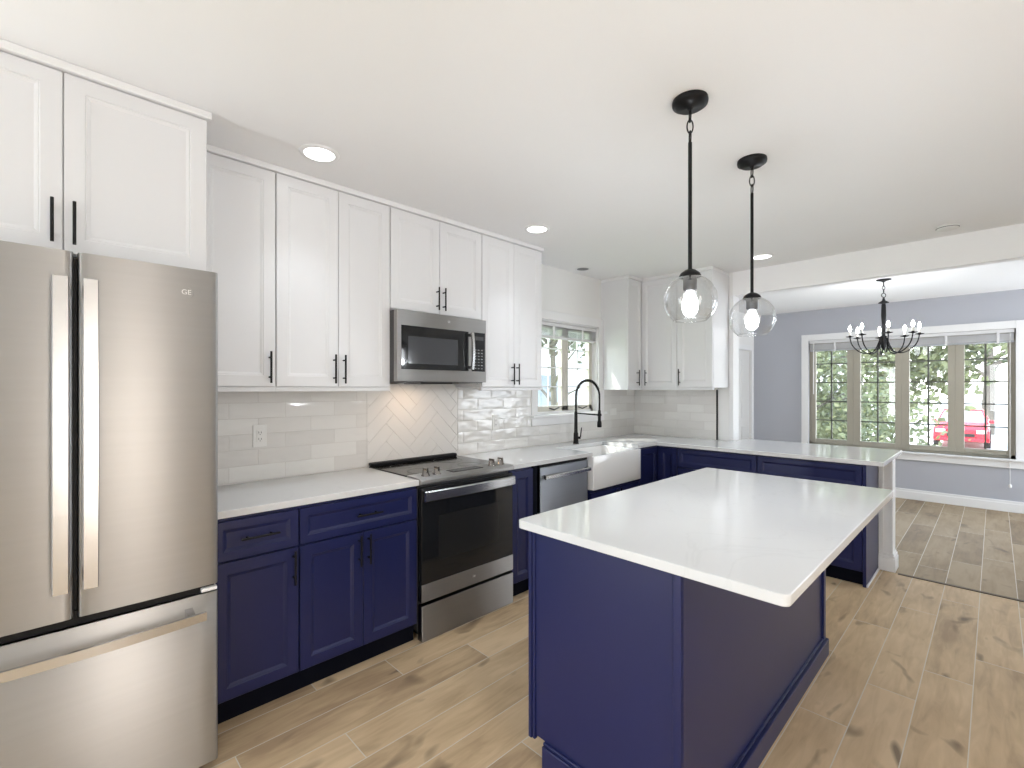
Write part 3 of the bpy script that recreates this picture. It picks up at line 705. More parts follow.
def vhandle(y, par):
    mb = MB(); pr = [(-.020, 0), (-.017, .006), (.017, .006), (.020, 0), (.018, -.006), (-.018, -.006)]
    n = 12; vs = []
    for k in range(n + 1):
        s_ = k / n; z = .805 + (1.785 - .805) * s_; x = FX + .046 + .016 * math.sin(PI * s_)
        for a, b in pr: vs.append((x + b, y + a, z))
    fs = [(0, 1, 2, 3, 4, 5), tuple(range(n * 6, n * 6 + 6))]
    for k in range(n):
        for j in range(6): m_ = (j + 1) % 6; fs.append((k * 6 + j, k * 6 + m_, k * 6 + 6 + m_, k * 6 + 6 + j))
    mb.add(vs, fs)
    mb.box(FX - .012, FX + .046, y - .014, y + .014, .82, .855, .003).box(FX - .012, FX + .046, y - .014, y + .014, 1.735, 1.77, .003)
    return mb.build('handle', M['steelv'], par)
vhandle(fym - .036, dl); vhandle(fym + .034, drr)
mb = MB(); pr = [(-.017, 0), (-.015, .007), (.015, .007), (.017, 0), (.015, -.006), (-.015, -.006)]; n = 16; vs = []
for k in range(n + 1):
    s_ = k / n; y = fy0 + .05 + (fy1 - fy0 - .10) * s_; x = FX + .050 + .022 * math.sin(PI * s_)
    for a, b in pr: vs.append((x + b, y, .612 + a))
fs = [(0, 1, 2, 3, 4, 5), tuple(range(n * 6, n * 6 + 6))]
for k in range(n):
    for j in range(6): m_ = (j + 1) % 6; fs.append((k * 6 + j, k * 6 + m_, k * 6 + 6 + m_, k * 6 + 6 + j))
mb.add(vs, fs)
for y in (fy0 + .095, fy1 - .095): mb.prism([(FX - .012, .637), (FX + .052, .625), (FX + .052, .604), (FX - .012, .599)], y - .012, y + .012, 'Y')
mb.build('handle', M['steelv'], fz)
MB().box(FX - .05, FX - .002, fy1 - .055, fy1 - .004, .679, .693, .003).build('hinge', M['white'], fr)
def text_mesh(s_, size, P, a, z, n0, th=.001, flip=False):
    cu = D.curves.new('t', 'FONT'); cu.body = s_; cu.size = size; cu.align_x = 'CENTER'; cu.align_y = 'CENTER'; cu.extrude = th
    ob = D.objects.new('t', cu); me = bpy.data.meshes.new_from_object(ob)
    mb = MB(); sg = -1 if flip else 1
    mb.add([P(a + sg * v.co.x, z + v.co.y, n0 + v.co.z) for v in me.vertices], [tuple(p.vertices) for p in me.polygons])
    D.objects.remove(ob); D.meshes.remove(me); return mb
def badge(P, a, z, r, par, m1, m2, flip=False):
    mb = MB(); ang = [2 * PI * k / 28 for k in range(28)]
    vs = [P(a + r * math.cos(t), z + r * math.sin(t), 0) for t in ang] + [P(a + r * math.cos(t), z + r * math.sin(t), .003) for t in ang] + [P(a + r * .86 * math.cos(t), z + r * .86 * math.sin(t), .0035) for t in ang] + [P(a + r * .84 * math.cos(t), z + r * .84 * math.sin(t), .0022) for t in ang]
    fs = [tuple(range(84, 112))]
    for q in range(3):
        for k in range(28): j = (k + 1) % 28; fs.append((q * 28 + k, q * 28 + j, q * 28 + 28 + j, q * 28 + 28 + k))
    b = mb.add(vs, fs).build('badge', m1, par)
    text_mesh('GE', r * 1.05, P, a, z, .003, .0006, flip).build('lettering', m2, b)
M['badge'] = mat('pale_badge_metal', (.42, .42, .42), .3, .8); noisy(M['badge'], 10, .02)
M['badge2'] = mat('badge_letters', (.90, .90, .90), .3); noisy(M['badge2'], 10, .02)
badge(mapper(FX - .004, '+X'), .353, 1.788, .024, drr, M['badge'], M['badge2'])

# ------------------------------------------------------------------ microwave
MX = -2.482; my0, my1, mz0, mz1 = 1.474, 2.178, 1.479, 1.912
mw = thing('microwave', 'stainless over-the-range microwave mounted under the short cabinet', 'microwave', (-2.7, 1.82, mz0))
MB().box(WX + .01, MX - .045, my0, my1, mz0 - .004, mz1, .003).build('body', M['darkgrey'], mw)
PM = mapper(MX - .045, '+X')
boxP(MB(), PM, my0, my1, mz0, mz1, 0, .040, .004).build('front_frame', M['steelo'], mw)
yd = my0 + (my1 - my0) * .785
do = boxP(MB(), PM, my0 + .028, yd - .008, mz0 + .075, mz1 - .092, .036, .0425, .002).build('door_glass', M['blackgloss'], mw)
boxP(MB(), PM, my0 + .075, yd - .10, mz0 + .11, mz1 - .155, .042, .0432).build('viewing_window', mat('smoked_window', (.055, .058, .066), .12), do)
hb_ = MB(); n = 12; pr = [(-.012, 0), (-.009, .010), (.009, .010), (.012, 0), (.009, -.005), (-.009, -.005)]; vs = []
for k in range(n + 1):
    s_ = k / n; z = mz0 + .085 + (mz1 - mz0 - .185) * s_; x = MX - .003 + .030 + .012 * math.sin(PI * s_)
    for a, b in pr: vs.append((x + b, yd + a - .002, z))
fs = [(0, 1, 2, 3, 4, 5), tuple(range(n * 6, n * 6 + 6))]
for k in range(n):
    for j in range(6): m_ = (j + 1) % 6; fs.append((k * 6 + j, k * 6 + m_, k * 6 + 6 + m_, k * 6 + 6 + j))
hb_.add(vs, fs); hb_.box(MX - .005, MX + .028, yd - .008, yd + .006, mz0 + .09, mz0 + .11).box(MX - .005, MX + .028, yd - .008, yd + .006, mz1 - .125, mz1 - .105)
hb_.build('handle', M['steelv'], do)
kp = boxP(MB(), PM, yd + .020, my1 - .012, mz0 + .075, mz1 - .092, .036, .0425, .002).build('keypad', M['blackgloss'], mw)
bt = MB()
ya, yb_ = yd + .036, my1 - .028
for r0 in range(7):
    for c0 in range(3):
        yy = ya + (yb_ - ya) * (c0 + .5) / 3; zz = mz0 + .095 + r0 * .021
        boxP(bt, PM, yy - .008, yy + .008, zz - .0035, zz + .0035, .0425, .0431)
bt.build('keypad_print', M['mark'], kp); boxP(MB(), PM, ya, yb_, mz1 - .145, mz1 - .12, .0425, .0431).build('display', M['darkgrey'], kp)
badge(mapper(MX - .005, '+X'), my0 + (my1 - my0) * .54, mz1 - .042, .014, mw, M['badge'], M['badge2'])
MB().box(-2.80, -2.56, my0 + .24, my1 - .24, mz0 - .012, mz0).build('grease_filter', M['black'], mw)
MB().box(-2.86, -2.54, my0 + .03, my0 + .20, mz0 - .010, mz0).build('vent_grille', M['steelo'], mw); MB().box(-2.86, -2.54, my1 - .20, my1 - .03, mz0 - .010, mz0).build('vent_grille', M['steelo'], mw)
lo = light('microwave_task_light', 'AREA', (-2.66, 1.76, mz0 - .016), 0.7, (1, .70, .45), size=.20, sizey=.10)

# ------------------------------------------------------------------ range
RFX = -2.252
rg = thing('range', 'slide-in stainless electric range with black glass oven door and four knobs', 'range', (-2.55, (yr0 + yr1) / 2, 0))
MB().box(TX + .012, RFX - .05, yr0 + .002, yr1 - .002, .05, .905, .003).build('body', M['darkgrey'], rg)
ct_ = MB().box(TX + .012, RFX - .07, yr0 - .002, yr1 + .002, .905, .926, .003).build('cooktop', M['ctglass'], rg)
MB().box(TX + .004, TX + .055, yr0 + .0, yr1 - .03, .926, .950, .008).build('rear_vent_rail', M['black'], rg)
for (x, y, r) in ((-2.72, 1.65, .075), (-2.48, 1.66, .10), (-2.72, 2.02, .10), (-2.48, 2.02, .075)):
    MB().lathe((x, y, .926), [(r, 0), (r, .0006), (r + .003, .0006), (r + .003, 0)], 40).build('burner_ring', M['darkgrey'], ct_)
pn = MB().prism([(RFX - .10, .905), (RFX - .095, .929), (RFX - .012, .925), (RFX, .917), (RFX, .893), (RFX - .02, .885), (RFX - .10, .885)], yr0 - .003, yr1 + .003, 'Y')
pn = MB(); prof = [(RFX - .155, .904), (RFX - .15, .930), (RFX - .02, .925), (RFX, .916), (RFX, .897), (RFX - .02, .888), (RFX - .12, .888)]
pn.prism(prof, yr0 - .003, yr1 + .003, 'Y'); po = pn.build('control_panel', M['steelo'], rg, bevel=.002)
MB().box(RFX - .13, RFX - .05, yr0 + .26, yr0 + .50, .927, .9305, .001).build('touch_display', M['ctdisp'], po)
bt = MB()
for k in range(6):
    for j in range(2): bt.box(RFX - .115 + j * .03, RFX - .11 + j * .03, yr0 + .28 + k * .034, yr0 + .296 + k * .034, .9305, .9309)
bt.build('panel_print', M['mark'], po)
for yk in (yr0 + .075, yr0 + .155, yr1 - .135, yr1 - .055):
    k_ = MB().lathe((RFX - .075, yk, .9275), [(.026, 0), (.026, .004), (.021, .006), (.020, .032), (.016, .035), (0.001, .036)], 24).box(RFX - .098, RFX - .052, yk - .005, yk + .005, .9275 + .022, .9275 + .046, .002)
    k_.build('knob', M['chrome'], rg)
PR = mapper(RFX - .05, '+X')
od = boxP(MB(), PR, yr0 + .004, yr1 - .004, .225, .872, 0, .042, .003).build('oven_door', M['blackgloss'], rg)
boxP(MB(), PR, yr0 + .004, yr1 - .004, .225, .325, .036, .0455, .002).build('lower_trim', M['steelo'], od)
boxP(MB(), PR, yr0 + .12, yr1 - .13, .44, .70, .0415, .0425).build('oven_window', mat('oven_window_glass', (.022, .022, .022), .12), od)
bh = MB(); n = 14; pr = [(-.030, 0), (-.024, .010), (.024, .010), (.030, 0), (.024, -.008), (-.024, -.008)]; vs = []
for k in range(n + 1):
    s_ = k / n; y = yr0 + .012 + (yr1 - yr0 - .024) * s_; x = RFX + .014 + .014 * math.sin(PI * s_)
    for a, b in pr: vs.append((x + b, y, .826 + a))
fs = [(0, 1, 2, 3, 4, 5), tuple(range(n * 6, n * 6 + 6))]
for k in range(n):
    for j in range(6): m_ = (j + 1) % 6; fs.append((k * 6 + j, k * 6 + m_, k * 6 + 6 + m_, k * 6 + 6 + j))
bh.add(vs, fs)
for y in (yr0 + .03, yr1 - .03): bh.box(RFX - .012, RFX + .02, y - .013, y + .013, .814, .838, .003)
bh.build('handle', M['steelv'], od)
boxP(MB(), PR, yr0 + .004, yr1 - .004, .004, .205, 0, .046, .003).build('storage_drawer', M['steelo'], rg)
MB().box(RFX - .30, RFX - .055, yr0 + .01, yr1 - .01, .03, .24).build('kick_recess', M['black'], rg)
for y in (yr0 + .05, yr1 - .05):
    for x in (RFX - .07, TX + .10): MB().lathe((x, y, 0), [(.018, 0), (.018, .008), (.008, .010), (.008, .052)], 12, cap=True).build('foot', M['black'], rg)
badge(mapper(RFX - .0045, '+X'), yr0 + (yr1 - yr0) * .53, .275, .013, od, M['badge'], M['badge2'])

# ------------------------------------------------------------------ dishwasher
dw = thing('dishwasher', 'stainless dishwasher with a bar handle between the slim cabinet and the apron sink', 'dishwasher', (-2.6, (ydw0 + ydw1) / 2, 0))
MB().box(WX + .03, BXf - .03, ydw0, ydw1, .02, CB - .004).build('body', M['darkgrey'], dw)
ddr = MB().box(BXf - .03, BXf + .010, ydw0 + .004, ydw1 - .004, .115, .862, .004).build('door', M['steeld'], dw)
MB().box(BXf - .03, BXf + .004, ydw0 + .004, ydw1 - .004, .864, CB - .006).build('top_gap', M['black'], dw)
mb = MB(); vs = []; n = 12; pr = [(-.016, 0), (-.010, .009), (.010, .009), (.016, 0), (.010, -.006), (-.010, -.006)]
for k in range(n + 1):
    s_ = k / n; y = ydw0 + .02 + (ydw1 - ydw0 - .04) * s_; x = BXf + .010 + .036 + .010 * math.sin(PI * s_)
    for a, b in pr: vs.append((x + b, y, .795 + a))
fs = [(0, 1, 2, 3, 4, 5), tuple(range(n * 6, n * 6 + 6))]
for k in range(n):
    for j in range(6): m_ = (j + 1) % 6; fs.append((k * 6 + j, k * 6 + m_, k * 6 + 6 + m_, k * 6 + 6 + j))
mb.add(vs, fs)
for y in (ydw0 + .04, ydw1 - .04): mb.box(BXf + .008, BXf + .046, y - .012, y + .012, .784, .806, .003)
mb.build('handle', M['steelv'], ddr)
MB().box(BXf - .08, BXf - .04, ydw0, ydw1, 0, .112).build('toe_kick', M['black'], dw)

# ------------------------------------------------------------------ sink and faucet
sk = thing('apron_sink', 'white fireclay apron-front sink set into the quartz under the window', 'sink', (-2.5, (ys0 + ys1) / 2, .61))
bm = bmesh.new()
def q_(v): return [bm.verts.new(p) for p in v]
X0, X1, Y0, Y1, Za, Zb = sX0, sX1, ys0, ys1, .612, .886
rim = .032
ob = q_([(X0, Y0, Za), (X1, Y0, Za), (X1, Y1, Za), (X0, Y1, Za)]); ot = q_([(X0, Y0, Zb), (X1, Y0, Zb), (X1, Y1, Zb), (X0, Y1, Zb)])
it = q_([(X0 + rim, Y0 + rim, Zb), (X1 - rim, Y0 + rim, Zb), (X1 - rim, Y1 - rim, Zb), (X0 + rim, Y1 - rim, Zb)])
ib = q_([(X0 + rim + .01, Y0 + rim + .01, Za + .03), (X1 - rim - .01, Y0 + rim + .01, Za + .03), (X1 - rim - .01, Y1 - rim - .01, Za + .03), (X0 + rim + .01, Y1 - rim - .01, Za + .03)])
bm.faces.new(ob[::-1])
for A, B in ((ob, ot), (ot, it), (it, ib)):
    for k in range(4): j = (k + 1) % 4; bm.faces.new((A[k], A[j], B[j], B[k]))
bm.faces.new(ib); bmesh.ops.recalc_face_normals(bm, faces=bm.faces[:])
bmesh.ops.bevel(bm, geom=bm.edges[:], offset=.006, segments=3, profile=.5, affect='EDGES')
MB().bm(bm, True).build('basin', M['ceramic'], sk)
MB().lathe(((X0 + X1) / 2, (Y0 + Y1) / 2, Za + .030), [(.045, 0), (.045, .003), (.036, .003), (.03, .001), (.001, .001)], 24).build('drain', M['chrome'], sk)
fx, fy = -2.745, 3.52
fc = thing('faucet', 'tall black spring-neck pull-down faucet behind the apron sink', 'faucet', (fx, fy, CT))
MB().lathe((fx, fy, CT), [(.028, 0), (.028, .006), (.024, .010), (.022, .10), (.017, .105), (.015, .29), (.012, .30)], 24).build('body', M['black'], fc)
arc = []; rch = .265; zt = 1.365
arc.append((fx, fy, CT + .29))
for k in range(25):
    a = PI - PI * k / 24; arc.append((fx + rch / 2 + rch / 2 * math.cos(a), fy, zt + .145 * math.sin(a)))
arc.append((fx + rch, fy, 1.22))
MB().tube(arc, .0085, 12).build('neck', M['black'], fc)
sp = []; tot = 0
pts = [Vector(p) for p in arc[:-1]]
seg = [(pts[i + 1] - pts[i]).length for i in range(len(pts) - 1)]; tl = sum(seg); turns = 44; ns = turns * 10
for k in range(ns + 1):
    d = tl * .9 * k / ns; i = 0
    while i < len(seg) - 1 and d > seg[i]: d -= seg[i]; i += 1
    tdir = (pts[i + 1] - pts[i]).normalized(); p = pts[i] + tdir * d
    side = Vector((0, 1, 0)); up_ = tdir.cross(side)
    a = 2 * PI * turns * k / ns; sp.append(p + (side * math.cos(a) + up_ * math.sin(a)) * .0125)
MB().tube(sp, .0024, 5).build('spring', M['black'], fc)
MB().lathe((fx + rch, fy, 1.09), [(.012, .15), (.014, .12), (.014, .06), (.020, .04), (.021, 0), (.015, -.003)], 18, cap=True).build('spray_head', M['black'], fc)
MB().tube([(fx, fy, 1.205), (fx + rch, fy, 1.198)], .0065, 8).lathe((fx + rch, fy, 1.19), [(.0145, 0), (.019, 0), (.019, .018), (.0145, .018)], 18).build('docking_arm', M['black'], fc)
MB().tube([(fx, fy, CT + .055), (fx + .03, fy + .03, CT + .055)], .012, 12).tube([(fx + .03, fy + .03, CT + .058), (fx + .038, fy + .036, CT + .15)], [.006, .0045], 8).build('lever', M['black'], fc)

# ------------------------------------------------------------------ outlets
def outlet(y, z, label, horiz=False, sc=1.0):
    P = mapper(TX, '+X'); t_ = thing('outlet', label, 'outlet', (TX, y, z), 'white outlets on the backsplash')
    w_, h_ = (.036, .062)
    if horiz: w_, h_ = h_, w_
    boxP(MB(), P, y - w_, y + w_, z - h_, z + h_, 0, .006, .002).build('cover_plate', M['plastic'], t_)
    if not horiz:
        fp = boxP(MB(), P, y - .017, y + .017, z - .034, z + .034, .006, .0085, .001).build('receptacle', M['plastic'], t_)
        s_ = MB()
        for zz in (z - .018, z + .018):
            boxP(s_, P, y - .008, y - .0055, zz - .004, zz + .007, .0085, .0089); boxP(s_, P, y + .005, y + .0075, zz - .004, zz + .006, .0085, .0089); boxP(s_, P, y - .002, y + .002, zz - .012, zz - .008, .0085, .0089)
        s_.build('slots', M['socket'], fp)
    else:
        boxP(MB(), P, y - .034, y + .034, z - .017, z + .017, .006, .0085, .001).build('receptacle', M['plastic'], t_)
outlet(.838, 1.172, 'white outlet on the tiles next to the refrigerator')
outlet(2.625, 1.155, 'white outlet on the tiles between the range and the sink window')
outlet(4.34, 1.185, 'white sideways outlet on the tiles near the far corner', True)

# ------------------------------------------------------------------ ceiling fixtures
GL = 'round recessed ceiling lights'
def downlight(x, y, label):
    t_ = thing('recessed_light', label, 'ceiling light', (x, y, CZ), GL)
    MB().lathe((x, y, CZ), [(.068, -.003), (.072, -.008), (.088, -.006), (.092, 0)], 36).build('trim_ring', M['white'], t_)
    MB().lathe((x, y, CZ), [(.0005, -.0045), (.069, -.0045)], 36).build('diffuser', M['lamp'], t_)
    light('recessed_lamp', 'SPOT', (x, y, CZ - .015), 17, (.88, .94, 1), size=.07, spot_size=R(92), spot_blend=1.0)
downlight(-2.285, .93, 'glowing recessed ceiling light nearest the refrigerator cabinets')
downlight(-2.282, 2.48, 'glowing recessed ceiling light near the cabinets beside the window')
downlight(-1.405, 4.39, 'glowing recessed ceiling light beyond the farther pendant')
t_ = thing('ceiling_speaker', 'small round grey unlit ceiling fitting above the sink window', 'ceiling fitting', (-2.74, 3.62, CZ))
MB().lathe((-2.74, 3.62, CZ), [(.055, -.002), (.058, -.006), (.072, -.005), (.075, 0)], 30).build('trim_ring', M['white'], t_)
MB().lathe((-2.74, 3.62, CZ), [(.0005, -.004), (.056, -.004)], 30).build('grille', mat('grey_grille', (.22, .225, .23), .7), t_)
t_ = thing('smoke_detector', 'flat white smoke detector on the ceiling by the dining opening', 'smoke detector', (-.233, 4.50, CZ))
MB().lathe((-.233, 4.50, CZ), [(.062, 0), (.062, -.010), (.056, -.022), (.035, -.028), (.001, -.029)], 30).build('housing', M['plastic'], t_)
MB().lathe((-.233, 4.50, CZ), [(.060, -.011), (.063, -.012), (.063, -.014), (.060, -.015)], 30).build('vent_slot', M['darkgrey'], t_)

def link(c, h, w_, ang, r):
    pts = []
    for k in range(16):
        a = 2 * PI * k / 16; lx = w_ * math.cos(a); lz = h * math.sin(a)
        lz = math.copysign(min(abs(lz), h), lz)
        pts.append((c[0] + lx * math.cos(ang), c[1] + lx * math.sin(ang), c[2] + lz))
    return pts
def pendant(x, y, zc, r, label, drop):
    t_ = thing('pendant_light', label, 'pendant light', (x, y, zc), 'clear globe pendants over the island')
    MB().lathe((x, y, CZ), [(.066, 0), (.068, -.010), (.066, -.020), (.055, -.024), (.051, -.030), (.012, -.032), (.008, -.04), (.001, -.04)], 36).build('canopy', M['black'], t_)
    for k in range(3):
        MB().tube(link((x, y, CZ - .062 - k * .043), .026, .0115, (0.7 if k % 2 else 2.27), .0026), .0028, 8, closed=True).build('chain_link', M['black'], t_)
    ztop = zc + r * .93
    MB().tube([(x, y, CZ - .168), (x, y, ztop + .018)], .0075, 12).build('rod', M['black'], t_)
    MB().lathe((x, y, ztop), [(.007, .028), (.020, .024), (.036, .012), (.042, 0), (.042, -.004), (.030, -.006)], 30).build('cap', M['black'], t_)
    MB().lathe((x, y, ztop), [(.026, -.004), (.026, -.052), (.018, -.058), (.010, -.058)], 24).build('socket', M['darkgrey'], t_)
    a0 = math.acos(min(1, .030 / r)); prof = []
    for k in range(25):
        a = math.asin(.93 ** 1) + 0; 
    th0 = math.asin(.036 / r); th1 = PI - math.asin(min(.98, .62))
    for k in range(29):
        th = th0 + (th1 - th0) * k / 28; prof.append((r * math.sin(th), r * math.cos(th)))
    MB().lathe((x, y, zc), prof, 48).build('globe', M['globe'], t_)
    rm = [(x + r * math.sin(th1) * math.cos(2 * PI * k / 48), y + r * math.sin(th1) * math.sin(2 * PI * k / 48), zc + r * math.cos(th1)) for k in range(48)]
    MB().tube(rm, .0017, 6, closed=True).build('rim', M['globe'], t_)
    MB().lathe((x, y, ztop), [(.012, -.058), (.020, -.075), (.029, -.098), (.031, -.118), (.026, -.142), (.014, -.156), (.001, -.160)], 24).build('bulb', M['bulb'], t_)
    light('pendant_lamp', 'POINT', (x, y, ztop - .185), 6, (.90, .95, 1), size=.02)
pendant(-.84, 1.802, 1.786, .101, 'clear glass globe pendant nearest the camera, over the island', 0)
pendant(-.845, 2.495, 1.788, .106, 'clear glass globe pendant farther back over the island', 0)

# chandelier
hx, hy = -.815, 6.237
ch = thing('chandelier', 'black eight-arm candle chandelier hanging in the dining area', 'chandelier', (hx, hy, 1.8))
MB().lathe((hx, hy, CZ), [(.065, 0), (.066, -.006), (.03, -.016), (.010, -.026), (.004, -.034), (.001, -.034)], 30).build('canopy', M['black'], ch)
for k in range(3): MB().tube(link((hx, hy, CZ - .052 - k * .034), .021, .011, (0.4 if k % 2 else 1.97), .0026), .0028, 8, closed=True).build('chain_link', M['black'], ch)
MB().tube(link((hx, hy, CZ - .165), .022, .022, .8, .003), .0035, 8, closed=True).build('ring', M['black'], ch)
MB().lathe((hx, hy, 0), [(.004, 2.39), (.010, 2.375), (.014, 2.355), (.045, 2.335), (.047, 2.33), (.016, 2.322), (.019, 2.31), (.022, 2.20), (.017, 2.12), (.015, 2.0), (.018, 1.95), (.024, 1.93), (.024, 1.87), (.012, 1.85), (.009, 1.84), (.001, 1.835)], 24).build('column', M['black'], ch)
view = math.atan2(math.sin(R(45.66)), math.cos(R(45.66)))   # arms are phased so that they read as in the photo
for k in range(8):
    a = view + R(14 + 45 * k); rad = .288; ca_, sa_ = math.cos(a), math.sin(a)
    pts = []
    ctrl = [(.020, 1.985), (.040, 1.92), (.075, 1.835), (.13, 1.805), (.19, 1.818), (.245, 1.865), (.275, 1.92), (rad, 1.985)]
    for i in range(len(ctrl) - 1):
        p0 = ctrl[max(0, i - 1)]; p1 = ctrl[i]; p2 = ctrl[i + 1]; p3 = ctrl[min(len(ctrl) - 1, i + 2)]
        for j in range(4):
            s_ = j / 4
            f = lambda n: .5 * ((2 * p1[n]) + (-p0[n] + p2[n]) * s_ + (2 * p0[n] - 5 * p1[n] + 4 * p2[n] - p3[n]) * s_ ** 2 + (-p0[n] + 3 * p1[n] - 3 * p2[n] + p3[n]) * s_ ** 3)
            pts.append((f(0), f(1)))
    pts.append(ctrl[-1])
    arm = MB().tube([(hx + r_ * ca_, hy + r_ * sa_, z) for r_, z in pts], .0058, 8).build('arm', M['black'], ch)
    c = (hx + rad * ca_, hy + rad * sa_, 1.985)
    MB().lathe(c, [(.004, -.006), (.012, -.002), (.036, .004), (.038, .009), (.012, .008), (.012, .02), (.001, .02)], 18).build('drip_cup', M['black'], arm)
    MB().lathe(c, [(.0105, .012), (.0105, .062), (.001, .062)], 12).build('candle_sleeve', M['candle'], arm)
    MB().lathe(c, [(.006, .062), (.012, .075), (.015, .088), (.010, .108), (.003, .125), (.0005, .128)], 12).build('flame_bulb', M['flame'], arm)
light('chandelier_lamp', 'POINT', (hx, hy, 2.13), 9, (.92, .95, 1), size=.18)

# ------------------------------------------------------------------ outdoors
GZ = -1.05
struct(MB().box(-60, 60, FY + T + .02, 120, GZ - .2, GZ).build('ground', M['drive']))
struct(MB().box(-60, WX - T - .05, -20, FY + T + .02, GZ - .2, GZ).build('ground', M['lawn']))
def tree(label, cx, cy, th, cr_, cz, n, leaf, mleaf, sq=(1, 1, 1), trunk=.12, gz=GZ, seed=1):
    rnd = random.Random(seed)
    t_ = thing('leafy_tree', label, 'tree', (cx, cy, gz), 'trees seen through the windows')
    tb = MB(); top = cz
    tb.tube([(cx, cy, gz), (cx + .1, cy, gz + (top - gz) * .4), (cx - .05, cy + .1, top)], [trunk, trunk * .75, trunk * .35], 10)
    for k in range(9):
        a = rnd.uniform(0, 2 * PI); z_ = gz + (top - gz) * rnd.uniform(.35, .9); e_ = Vector((math.cos(a) * cr_ * sq[0] * .75, math.sin(a) * cr_ * sq[1] * .75, cr_ * rnd.uniform(.1, .6)))
        tb.tube([(cx, cy, z_), Vector((cx, cy, z_)) + e_ * .5 + Vector((0, 0, .1)), Vector((cx, cy, z_)) + e_], [trunk * .4, trunk * .25, trunk * .1], 6)
    tb.build('trunk', M['bark'], t_)
    lf = MB(); cl = []
    for k in range(max(10, n // 90)):
        while True:
            p = Vector((rnd.uniform(-1, 1), rnd.uniform(-1, 1), rnd.uniform(-1, 1)))
            if .3 < p.length < 1: break
        cl.append(Vector((cx + p.x * cr_ * sq[0], cy + p.y * cr_ * sq[1], cz + p.z * cr_ * sq[2])))
    for k in range(n):
        c = cl[rnd.randrange(len(cl))]; s_ = cr_ * .24
        p = c + Vector((rnd.gauss(0, s_), rnd.gauss(0, s_), rnd.gauss(0, s_ * .7)))
        u = Vector((rnd.uniform(-1, 1), rnd.uniform(-1, 1), rnd.uniform(-1, 1))).normalized(); v = u.orthogonal().normalized()
        l = leaf * rnd.uniform(.7, 1.3); w_ = l * .32
        nrm = u.cross(v)
        lf.add([p, p + u * l * .5 + v * w_, p + u * l + nrm * l * .1, p + u * l * .5 - v * w_, p + u * l * .5 + nrm * l * .06], [(0, 1, 4), (1, 2, 4), (2, 3, 4), (3, 0, 4)])
    lf.build('foliage', mleaf, t_)
tree('branching tree close outside the dining window, left panes', -3.0, 11.6, 0, 1.7, 1.35, 8000, .12, M['leaf'], (1, .8, 1.25), .11, seed=3)
tree('bright bushy small tree behind the second dining pane', -3.0, 15.2, 0, 1.5, .3, 3000, .15, M['leaf'], (1, .8, .9), .1, seed=5)
tree('tall tree behind the red car, over the right dining panes', -.3, 36, 0, 4.6, 6.8, 3800, .42, M['leafd'], (1.5, .8, .75), .3, seed=8)
tree('spreading tree with branches in the upper middle dining panes', -2.6, 19, 0, 2.8, 3.5, 5600, .24, M['leaf'], (1.3, .8, .8), .16, seed=11)
tree('far tree above the street, right of the others', 9.5, 30, 0, 3.0, 5.6, 2600, .4, M['leafd'], (1.3, .8, .8), .25, seed=13)
tree('tree leaning in at the top of the window over the sink', -6.6, 7.6, 0, 1.4, 3.2, 2400, .16, M['leafd'], (1, 1, .8), .1, seed=17)
# pale house next door, seen through the sink window
def house(cx0, cx1, cy0, cy1, h, label, face):
    t_ = thing('neighbouring_house', label, 'house', ((cx0 + cx1) / 2, (cy0 + cy1) / 2, GZ), 'pale houses outside')
    wl = MB().box(cx0, cx1, cy0, cy1, GZ, h)
    for k in range(int((h - GZ) / .18)):
        z = GZ + .1 + k * .18
        wl.box(cx0 - .015, cx1 + .015, cy0 - .015, cy1 + .015, z, z + .02)
    wl.build('siding', M['siding'], t_)
    ov = .4; ymid = (cy0 + cy1) / 2; xm = (cx0 + cx1) / 2
    if face == 'X': MB().prism([(cy0 - ov, h), (cy1 + ov, h), (ymid, h + 2.2)], cx0 - ov, cx1 + ov, 'X').build('roof', M['roof'], t_)
    else: MB().prism([(cx0 - ov, h), (cx1 + ov, h), (xm, h + 2.2)], cy0 - ov, cy1 + ov, 'Y').build('roof', M['roof'], t_)
    return t_
h1 = house(-16, -9.5, 8.5, 17, 3.2, 'pale sided house beyond the window over the sink', 'X')
for yy in (10.2, 13.2): 
    f = MB().box(-9.55, -9.44, yy, yy + 1.1, .3, 1.9).build('window', M['white'], h1); MB().box(-9.45, -9.42, yy + .08, yy + 1.02, .38, 1.82).build('pane', M['carglass'], f)
h2 = house(-14, -7.5, 34, 42, 3.4, 'pale house across the street behind the trees', 'Y')
for xx in (-12.5, -9.6):
    f = MB().box(xx, xx + 1.2, 33.90, 34.05, .3, 1.9).build('window', M['roof'], h2); MB().box(xx + .08, xx + 1.12, 33.86, 33.92, .38, 1.82).build('pane', M['carglass'], f)
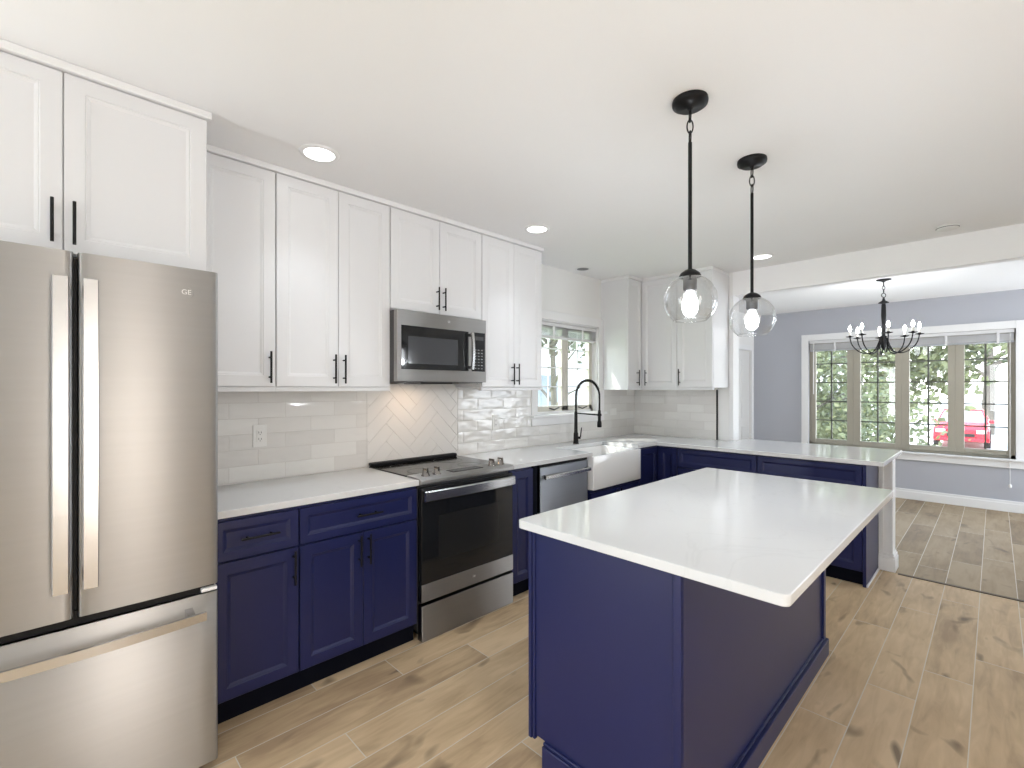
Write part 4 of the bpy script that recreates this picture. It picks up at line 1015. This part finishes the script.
# red car parked nose towards the house
def car(cx, cy, label):
    t_ = thing('car', label, 'car', (cx, cy, GZ)); W_, Ln = .86, 4.3
    y0 = cy; mb = MB()
    side = [(0, .30), (0, .72), (.12, .86), (1.15, 1.0), (3.9, 1.05), (4.25, .95), (4.3, .35), (3.9, .26), (.3, .24)]
    n = len(side); vs = []
    for sx_, k_ in ((-1, .90), (-1, 1), (1, 1), (1, .90)):
        for (yy, zz) in side:
            q = 1 if k_ == 1 else 0
            vs.append((cx + sx_ * W_ * (1 if q else .92) * (1 - .04 * (zz > .85)), y0 + yy + (0.0 if q else (.05 if yy < 1 else -.05)) , GZ + zz + (.0 if q else (.03 if zz > .6 else -.0))))
    # reorder: outer left, inner left ... as strips
    order = [1, 0, 3, 2]
    st = [vs[o_ * n:(o_ + 1) * n] for o_ in order]; allv = [p for s_ in st for p in s_]; fs = [tuple(range(n)), tuple(range(3 * n, 4 * n))[::-1]]
    for q in range(3):
        for k in range(n): j = (k + 1) % n; fs.append((q * n + k, q * n + j, (q + 1) * n + j, (q + 1) * n + k))
    body = mb.add(allv, fs).build('body', M['carred'], t_, bevel=.03)
    # cabin
    c0 = [(-.78, 1.1, 1.0), (.78, 1.1, 1.0), (.78, 3.85, 1.04), (-.78, 3.85, 1.04)]; c1 = [(-.60, 1.85, 1.50), (.60, 1.85, 1.50), (.60, 3.4, 1.50), (-.60, 3.4, 1.50)]
    v = [(cx + a, y0 + b, GZ + c) for a, b, c in c0 + c1]
    MB().add(v, [(0, 1, 2, 3), (4, 7, 6, 5), (0, 4, 5, 1), (1, 5, 6, 2), (2, 6, 7, 3), (3, 7, 4, 0)]).build('windows', M['carglass'], t_)
    MB().box(cx - .62, cx + .62, y0 + 1.83, y0 + 3.42, GZ + 1.49, GZ + 1.55, .02).tube([(cx - .79, y0 + 1.1, GZ + 1.0), (cx - .61, y0 + 1.85, GZ + 1.5)], .03, 6).tube([(cx + .79, y0 + 1.1, GZ + 1.0), (cx + .61, y0 + 1.85, GZ + 1.5)], .03, 6).tube([(cx + .79, y0 + 3.85, GZ + 1.04), (cx + .61, y0 + 3.4, GZ + 1.5)], .03, 6).tube([(cx - .79, y0 + 3.85, GZ + 1.04), (cx - .61, y0 + 3.4, GZ + 1.5)], .03, 6).tube([(cx + .79, y0 + 2.6, GZ + 1.02), (cx + .62, y0 + 2.6, GZ + 1.5)], .03, 6).build('roof', M['carred'], t_)
    for sx_ in (-1, 1):
        for yy in (.75, 3.45):
            w_ = MB().lathe((cx + sx_ * .78 - .1, y0 + yy, GZ + .31), [(.18, 0), (.31, .0), (.31, .2), (.18, .2)], 22, axis='X').build('wheel', M['tyre'], t_)
            MB().lathe((cx + sx_ * .78 - .09, y0 + yy, GZ + .31), [(.001, 0), (.19, .0), (.19, .18), (.001, .18)], 18, axis='X').build('hubcap', M['chrome'], w_)
        MB().box(cx + sx_ * .62 - .15, cx + sx_ * .62 + .15, y0 - .01, y0 + .1, GZ + .62, GZ + .76, .02).build('headlight', M['plastic'], t_)
        MB().box(cx + sx_ * .9 - .08, cx + sx_ * .9 + .08, y0 + 1.25, y0 + 1.40, GZ + 1.0, GZ + 1.13, .02).build('mirror', M['carred'], t_)
    MB().box(cx - .42, cx + .42, y0 - .02, y0 + .05, GZ + .48, GZ + .60, .01).build('grille', M['tyre'], t_)
    MB().box(cx - .78, cx + .78, y0 - .04, y0 + .06, GZ + .30, GZ + .44, .02).build('bumper', M['carred'], t_)
    return t_
car(-1.0, 27, 'red car parked nose-on outside the right dining panes')
